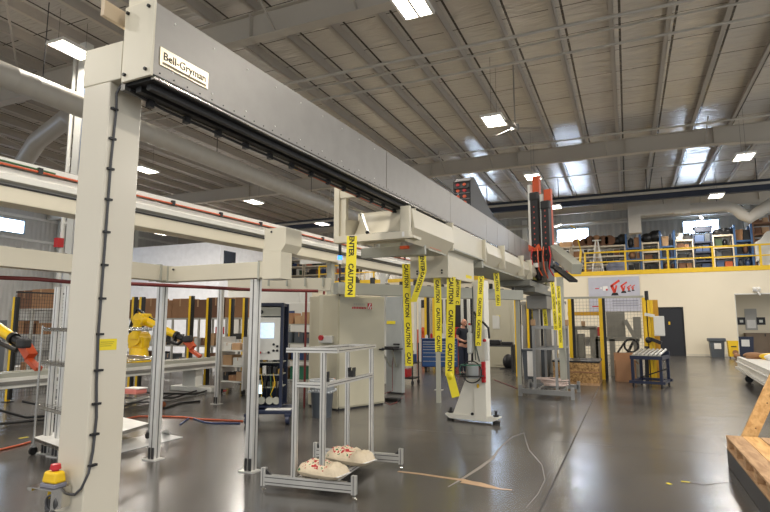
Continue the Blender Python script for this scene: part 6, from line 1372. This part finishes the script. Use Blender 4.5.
def mezzrack(pa_, pb_, m_, what, levels=(0.12, 0.82, 1.5), toph=None, h=2.2, tcol=None, y=YK, items=ITEMS, bays=1, skip=()):
    x0, x1 = gy(pa_, 260, y).x, gy(pb_, 260, y).x
    t = thing('storage_rack', what, 'rack', ((x0 + x1) / 2, y, DZ)); hw = (x1 - x0) / 2
    for b in range(bays + 1):
        x = -hw + 2 * hw * b / bays
        for yy in (-0.4, 0.4): MB().box(x - (0.05 if m_ is RACKB else 0.03), x + (0.05 if m_ is RACKB else 0.03), yy - 0.04, yy + 0.04, 0, h).build('upright', m_, t)
    for z in levels + ((toph,) if toph else ()): MB().box(-hw, hw, -0.42, 0.42, z - 0.09, z).build('shelf', m_, t)
    if m_ is RACKB:
        for a, b in (((-hw, 0.1), (hw, 0.8)), ((hw, 1.5), (-hw, 2.1))): MB().bar((a[0], 0.36, a[1]), (b[0], 0.36, b[1]), 0.04).build('diagonal_brace', m_, t)
    names = ['lowest', 'second', 'third', 'fourth', 'fifth', 'sixth']
    for li, z in enumerate(levels):
        if li in skip: continue
        c = x0 + 0.08
        while c < x1 - 0.2:
            w_ = min(r8.uniform(0.22, 0.55), x1 - 0.06 - c); k = r8.choice([0, 0, 0, 1, 4, 2]); lim = (levels[li + 1] if li + 1 < len(levels) else (toph or h)) - z - 0.16
            hh = lim * r8.uniform(0.62, 1.0)
            mm_ = r8.choice(items); kn_ = ['box', 'tote', 'bag', 'roll', 'machine part'][k]
            wt = what.split(',')[0]
            crate(c + w_ / 2, y - 0.05, DZ + z, w_, r8.uniform(0.4, 0.6), hh, mm_, '%s on the %s shelf of the %s' % (kn_, names[li], wt), '%s on %s shelf, %s' % (kn_, names[li], wt), k)
            c += w_ + r8.uniform(0.01, 0.04)
    return x0, x1
mezzrack(505, 571, RWH, 'wide rack left of the yellow gate post', h=1.75, levels=(0.12, 0.62, 1.1), toph=1.75)
mezzrack(573, 597, RWH, 'cream rack behind the white step ladder', h=1.75, levels=(0.12, 0.62, 1.1), toph=1.75, items=[BLACK, DARK, BLUE, CARD])
mezzrack(599, 625.5, RWH, 'rack left of the first blue rack', h=1.7, levels=(0.12, 0.62, 1.1), toph=1.7, items=[BLACK, DARK, CARD2, BLACK])
mezzrack(627, 641, RACKB, 'first blue rack, right of the ladder', h=2.3, levels=(0.12, 0.85, 1.5))
mezzrack(643, 659, RWH, 'cream rack between the two left blue racks', h=1.75, levels=(0.12, 0.7, 1.25), toph=1.75, items=[BLACK, DARK, BLACK, CARD2])
mezzrack(661, 675, RACKB, 'second blue rack, below the duct leg', h=2.35, levels=(0.12, 0.85, 1.5))
mezzrack(676, 693, RWH, 'cream rack left of the slate crates', h=1.8, levels=(0.12, 0.75, 1.3), toph=1.8, items=[CARD, CARD2, CARD3, BLACK, CARD])
mezzrack(694, 712, RBK, 'slate rack of dark crates before the window', h=2.35, levels=(0.12, 0.6, 1.1, 1.65), items=[RBK, DARK, BLACK, mat('steel_blue_plastic', (66, 86, 120), 0.5), GREYPL])
mezzrack(713.5, 733, RWH, 'cream rack right of the slate crates', h=1.95, levels=(0.12, 0.75, 1.3), toph=1.95)
mezzrack(735, 752, RACKB, 'tallest blue rack near the right edge', h=2.45, levels=(0.12, 0.85, 1.6))
mezzrack(754, 775, mat('rack_brown', (120, 86, 60), 0.6), 'brown rack at the right edge', h=3.0, levels=(0.12, 0.7, 1.3, 1.9, 2.5), items=[CARD2, CARD, CARD3])
for a, b, n_ in ((283, 306, 'first'), (308, 330, 'second'), (338, 362, 'third')):
    mezzrack(a, b, RWH, '%s rack seen under the left beam' % n_, h=2.0, levels=(0.12, 0.75, 1.4), toph=1.9)
# things on top of the racks
for px_, w_, h_, k, m_, lb, gr in ((509, 1.0, 0.55, 0, YEL, 'yellow box on top of the rack beside the mast', None), (519, 0.7, 0.4, 0, BLACK, 'black case on top of the rack beside the yellow box', None), (528, 0.8, 0.3, 2, CARD, 'brown bundle on top of the rack under the first window', None), (540, 0.8, 0.3, 0, CARD2, 'brown box on top of the wide cream rack', None),
    (553, 0.9, 0.35, 2, BLACK, 'black bag on top of the wide cream rack', None), (566, 0.7, 0.3, 0, CARD3, 'light brown box on top of the wide cream rack', None)):
    p = gy(px_, 245, YK); crate(p.x, YK, DZ + 1.75, w_, 0.6, h_, m_, lb, gr, k)
for px_ in (577, 584, 590, 597, 604, 610): p = gy(px_, 245, YK); crate(p.x, YK, DZ + (1.76 if px_ < 598 else 1.71), 0.52, 0.7, 0.45 + 0.15 * (px_ > 585), CARD if px_ % 2 else CARD2, 'brown roll lying on top of the racks by the step ladder', 'brown rolls on top of the racks by the ladder', 3)
for px_, h_ in ((616, 0.55), (622, 0.7)): p = gy(px_, 240, YK); crate(p.x, YK, DZ + 1.71, 0.6, 0.6, h_, BLACK, 'black bag on top of the rack left of the first blue rack', 'black bags left of the first blue rack', 2)
for px_, h_ in ((647, 0.6), (655, 0.75)): p = gy(px_, 240, YK); crate(p.x, YK, DZ + 1.76, 0.7, 0.6, h_, BLACK, 'big black bag on top of the rack between the two left blue racks', 'black bags between the two left blue racks', 2)
for px_, m_, k in ((680, OFFW, 4), (687, DARK, 4), (718, DARK, 2), (725, BLACK, 4), (730, BLACK, 2)): p = gy(px_, 240, YK); crate(p.x, YK, DZ + (1.81 if px_ < 700 else 1.96), 0.5, 0.5, 0.4, m_, 'loose part on top of the cream racks beside the slate crates', 'parts on the cream racks beside the slate crates', k)
p = gy(703, 233, YK); crate(p.x, YK, DZ + 2.2, 0.9, 0.6, 0.3, RBK, 'slate crate standing above the rack in front of the window', None, 1)
# step ladder and pile in front
p = gy(598, 268, 33.9); ld = thing('step_ladder', 'white step ladder standing on the mezzanine among the racks', 'ladder', (p.x, 33.85, DZ))
m = MB(); m.bar((-0.32, -0.1, 0), (-0.06, 0, 1.95), 0.07); m.bar((0.32, -0.1, 0), (0.06, 0, 1.95), 0.07); m.bar((-0.2, 0.3, 0), (-0.05, 0, 1.95), 0.05); m.bar((0.2, 0.3, 0), (0.05, 0, 1.95), 0.05); m.build('rail', WHITE, ld)
for k in range(5): z = 0.3 + k * 0.33; w_ = 0.32 - 0.26 * z / 1.95; MB().box(-w_, w_, -0.12, 0.0, z, z + 0.03).build('tread', WHITE, ld)
MB().box(-0.24, 0.24, -0.12, 0.1, 1.95, 2.0).build('top_platform', WHITE, ld)
p = gy(617, 268, 33.7); m = MB(); m.sphere((0, 0, 0.32), 0.5, (1.2, 0.5, 0.9), 14); o = m.build('covered_heap', mat('blue_grey_sheet', (120, 126, 146), 0.6), label='heap under a blue-grey sheet behind the railing', cat='heap'); o.location = (p.x, 33.75, DZ); o.data.transform(Matrix.Diagonal((1, 1, 1, 1)))
p = gy(576, 268, 33.7)
for dx, m_, lb in ((-0.35, RED, 'small red machine left of the yellow gate post on the mezzanine'), (0.0, DARK, 'small dark machine beside the red one on the mezzanine')):
    m = MB(); m.bbox(-0.18, 0.18, -0.2, 0.2, 0, 0.35, 0.03); m.cyl((0, 0, 0.35), (0, 0, 0.6), 0.08, n=10); m.sphere((0, 0, 0.6), 0.12); o = m.build('small_machine', m_, label=lb, cat='machine'); o.location = (p.x + dx, 33.7, DZ)
p = gy(762, 262, 33.8); m = MB(); m.prism([(-0.3, 0.4), (0.6, 0.4), (0.6, 1.9), (0.2, 1.9), (0.0, 1.6), (-0.3, 1.4)], 'y', -0.3, 0.3); m.box(-0.2, 0.6, -0.3, 0.3, 0, 0.4); o = m.build('white_machine_cover', OFFW, label='white machine cover at the right edge of the mezzanine', cat='machine'); o.location = (p.x + 0.1, 33.85, DZ)
# small stack light and camera pole in the gap left of the first tray
p = gz(340, 300, 2.0); sl = thing('stack_light', 'slim black pole with a blue and white signal light on top', 'signal light', (gy(339.5, 300, 9.2).x, 9.2, 0))
q = gy(339.5, 260, 9.2)
MB().cyl((0, 0, 0), (0, 0, q.z - 0.08), 0.018, n=8).build('pole', BLACK, sl); MB().cyl((0, 0, q.z - 0.08), (0, 0, q.z), 0.045, n=14).build('white_lens', WHITE, sl); MB().cyl((0, 0, q.z), (0, 0, q.z + 0.08), 0.045, n=14).build('blue_lens', mat('lit_blue_lens', (60, 130, 235), 0.3, emit=(60, 140, 255), es=2.0, var=0), sl); MB().cyl((0, 0, q.z + 0.08), (0, 0, q.z + 0.3), 0.03, n=10).build('black_cap', BLACK, sl)
# shelving and tools between the cabinets and the robots
YS = 11.5
xa, xb_ = gy(284, 330, YS).x, gy(318, 330, YS).x
t = thing('parts_shelf', 'grey wire parts shelf between the blue cabinet and the cream cabinets', 'shelf', ((xa + xb_) / 2, YS, 0)); hw = (xb_ - xa) / 2
for x in (-hw, hw):
    for y in (-0.25, 0.25): MB().cyl((x, y, 0), (x, y, 1.75), 0.02, n=8).build('post', CHROME, t)
for z in (0.3, 0.75, 1.15, 1.6): MB().box(-hw, hw, -0.27, 0.27, z - 0.03, z).build('shelf_board', GREYPAINT, t)
for z, hh, lb, ms in ((1.6, 0.3, 'top', [CARD3, CARD]), (1.15, 0.28, 'upper', [GREYPAINT, DARK, GREYPL]), (0.75, 0.25, 'middle', [CARD2, GREYPL, BLUE]), (0.3, 0.3, 'bottom', [CARD, OFFW, mat('green_case', (40, 110, 80), .5), BLUE])):
    boxrow(xa + 0.05, xb_ - 0.03, YS, z, hh * 0.6, hh, 'small box on the %s board of the grey parts shelf' % lb, 'small boxes on the %s board of the parts shelf' % lb, ms, wmin=0.2, wmax=0.4, depth=0.45)
YS = 10.6; xa, xb_ = gy(228, 350, YS).x, gy(250, 350, YS).x
t = thing('parts_trolley', 'low cluttered trolley just left of the nearest aluminium post', 'trolley', ((xa + xb_) / 2, YS, 0)); hw = (xb_ - xa) / 2
for x in (-hw, hw): MB().box(x - 0.02, x + 0.02, -0.25, 0.25, 0.1, 1.3).build('side_frame', ALU, t)
for z in (0.3, 0.65, 1.0): MB().box(-hw, hw, -0.25, 0.25, z - 0.03, z).build('tray', OFFW, t)
for x in (-hw, hw): MB().cyl((x - .02, -0.2, 0.06), (x + .02, -0.2, 0.06), 0.06).build('caster', BLACK, t)
for z, lb in ((0.3, 'bottom'), (0.65, 'middle'), (1.0, 'top')): boxrow(xa, xb_, YS, z, 0.12, 0.25, 'carton on the %s tray of the low cluttered trolley' % lb, 'cartons on the %s tray of the trolley' % lb, [CARD, OFFW, DARK, CARD3], wmin=0.15, wmax=0.3, depth=0.4)
q = gz(231, 392); m = MB(); m.cyl((0, 0, 0), (0, 0, 1.4), 0.02); m.box(-0.12, 0.12, -0.02, 0.02, 1.35, 1.38); m.box(-0.12, 0.12, -0.02, 0.02, 1.5, 1.53); m.box(-.12, -.09, -.02, .02, 1.35, 1.53); m.box(.09, .12, -.02, .02, 1.35, 1.53); m.cyl((0, 0, 1.38), (0, 0, 1.5), 0.012)
m.box(-.15, .15, -.15, .15, 0, .02); o = m.build('red_handled_stand', RED, label='thin stand with a red handle right of the pale post', cat='stand'); o.location = (q.x - 0.4, q.y, 0)
# red-blue service cart left of the tool chest
q = gz(403, 385); t = thing('service_cart', 'small black and red service cart on casters right of the cabinets', 'cart', (q.x, q.y + 0.2, 0))
m = MB(); m.box(-0.3, 0.3, -0.25, 0.25, 0.16, 0.2); m.box(-0.3, 0.3, -0.25, 0.25, 0.55, 0.58); m.build('tray', BLACK, t)
for x in (-0.28, 0.28):
    for y in (-0.23, 0.23): MB().box(x - 0.015, x + 0.015, y - 0.015, y + 0.015, 0.12, 1.1).build('upright', BLACK, t); MB().cyl((x - .02, y, 0.06), (x + .02, y, 0.06), 0.06).build('caster', BLACK, t)
MB().bbox(-0.25, 0.1, -0.2, 0.2, 0.2, 0.42, 0.02).build('red_case', RED, t); MB().bbox(-0.2, 0.25, -0.2, 0.2, 0.58, 0.8, 0.02).build('blue_case', BLUE, t)
# tall cabinet left-front grey panel right of the yellow post region
m = MB(); p0, p1 = gy(5, 375, 12.5), gy(20, 320, 12.5); m.bbox(p0.x - 1.2, p1.x, 12.5, 13.1, 0, p1.z, 0.01); m.build('grey_cabinet', mat('mid_grey_cabinet', (120, 122, 124), .5), label='grey cabinet behind the mesh guard at the far left', cat='cabinet')
# red and blue service drop by the far left column
p = gx(58, 240, -13.0); sp_ = thing('service_drop', 'white column with blue air hose left of the big cream column', 'column', (-13.0, gx(73, 240, -13.0).y, 0))
MB().bbox(-0.12, 0.12, -0.12, 0.12, 0, 9.1, 0.005).build('column_shaft', OFFW, sp_)
m = MB(); m.path([(0.2, -0.1, 8.5), (0.2, -0.1, 5.8), (0.24, -0.1, 5.2), (0.2, -0.1, 3.0)], 0.035, 6); m.build('blue_hose', RACKB, sp_)
zr = gx(58, 240, -13.0).z; MB().box(-0.5, -0.34, -0.16, 0.0, zr - 0.12, zr + 0.12).build('red_box', RED, sp_); MB().cyl((-0.42, 0, zr - 1.0), (-0.42, 0, 9.1), 0.05, n=8).build('white_pipe', OFFW, sp_); MB().box(-0.5, -0.1, -0.02, 0.02, zr + 0.5, zr + 0.56).build('pipe_bracket', OFFW, sp_); MB().box(-0.001, 0.001, -0.001, 0.001, zr, zr + 0.001)
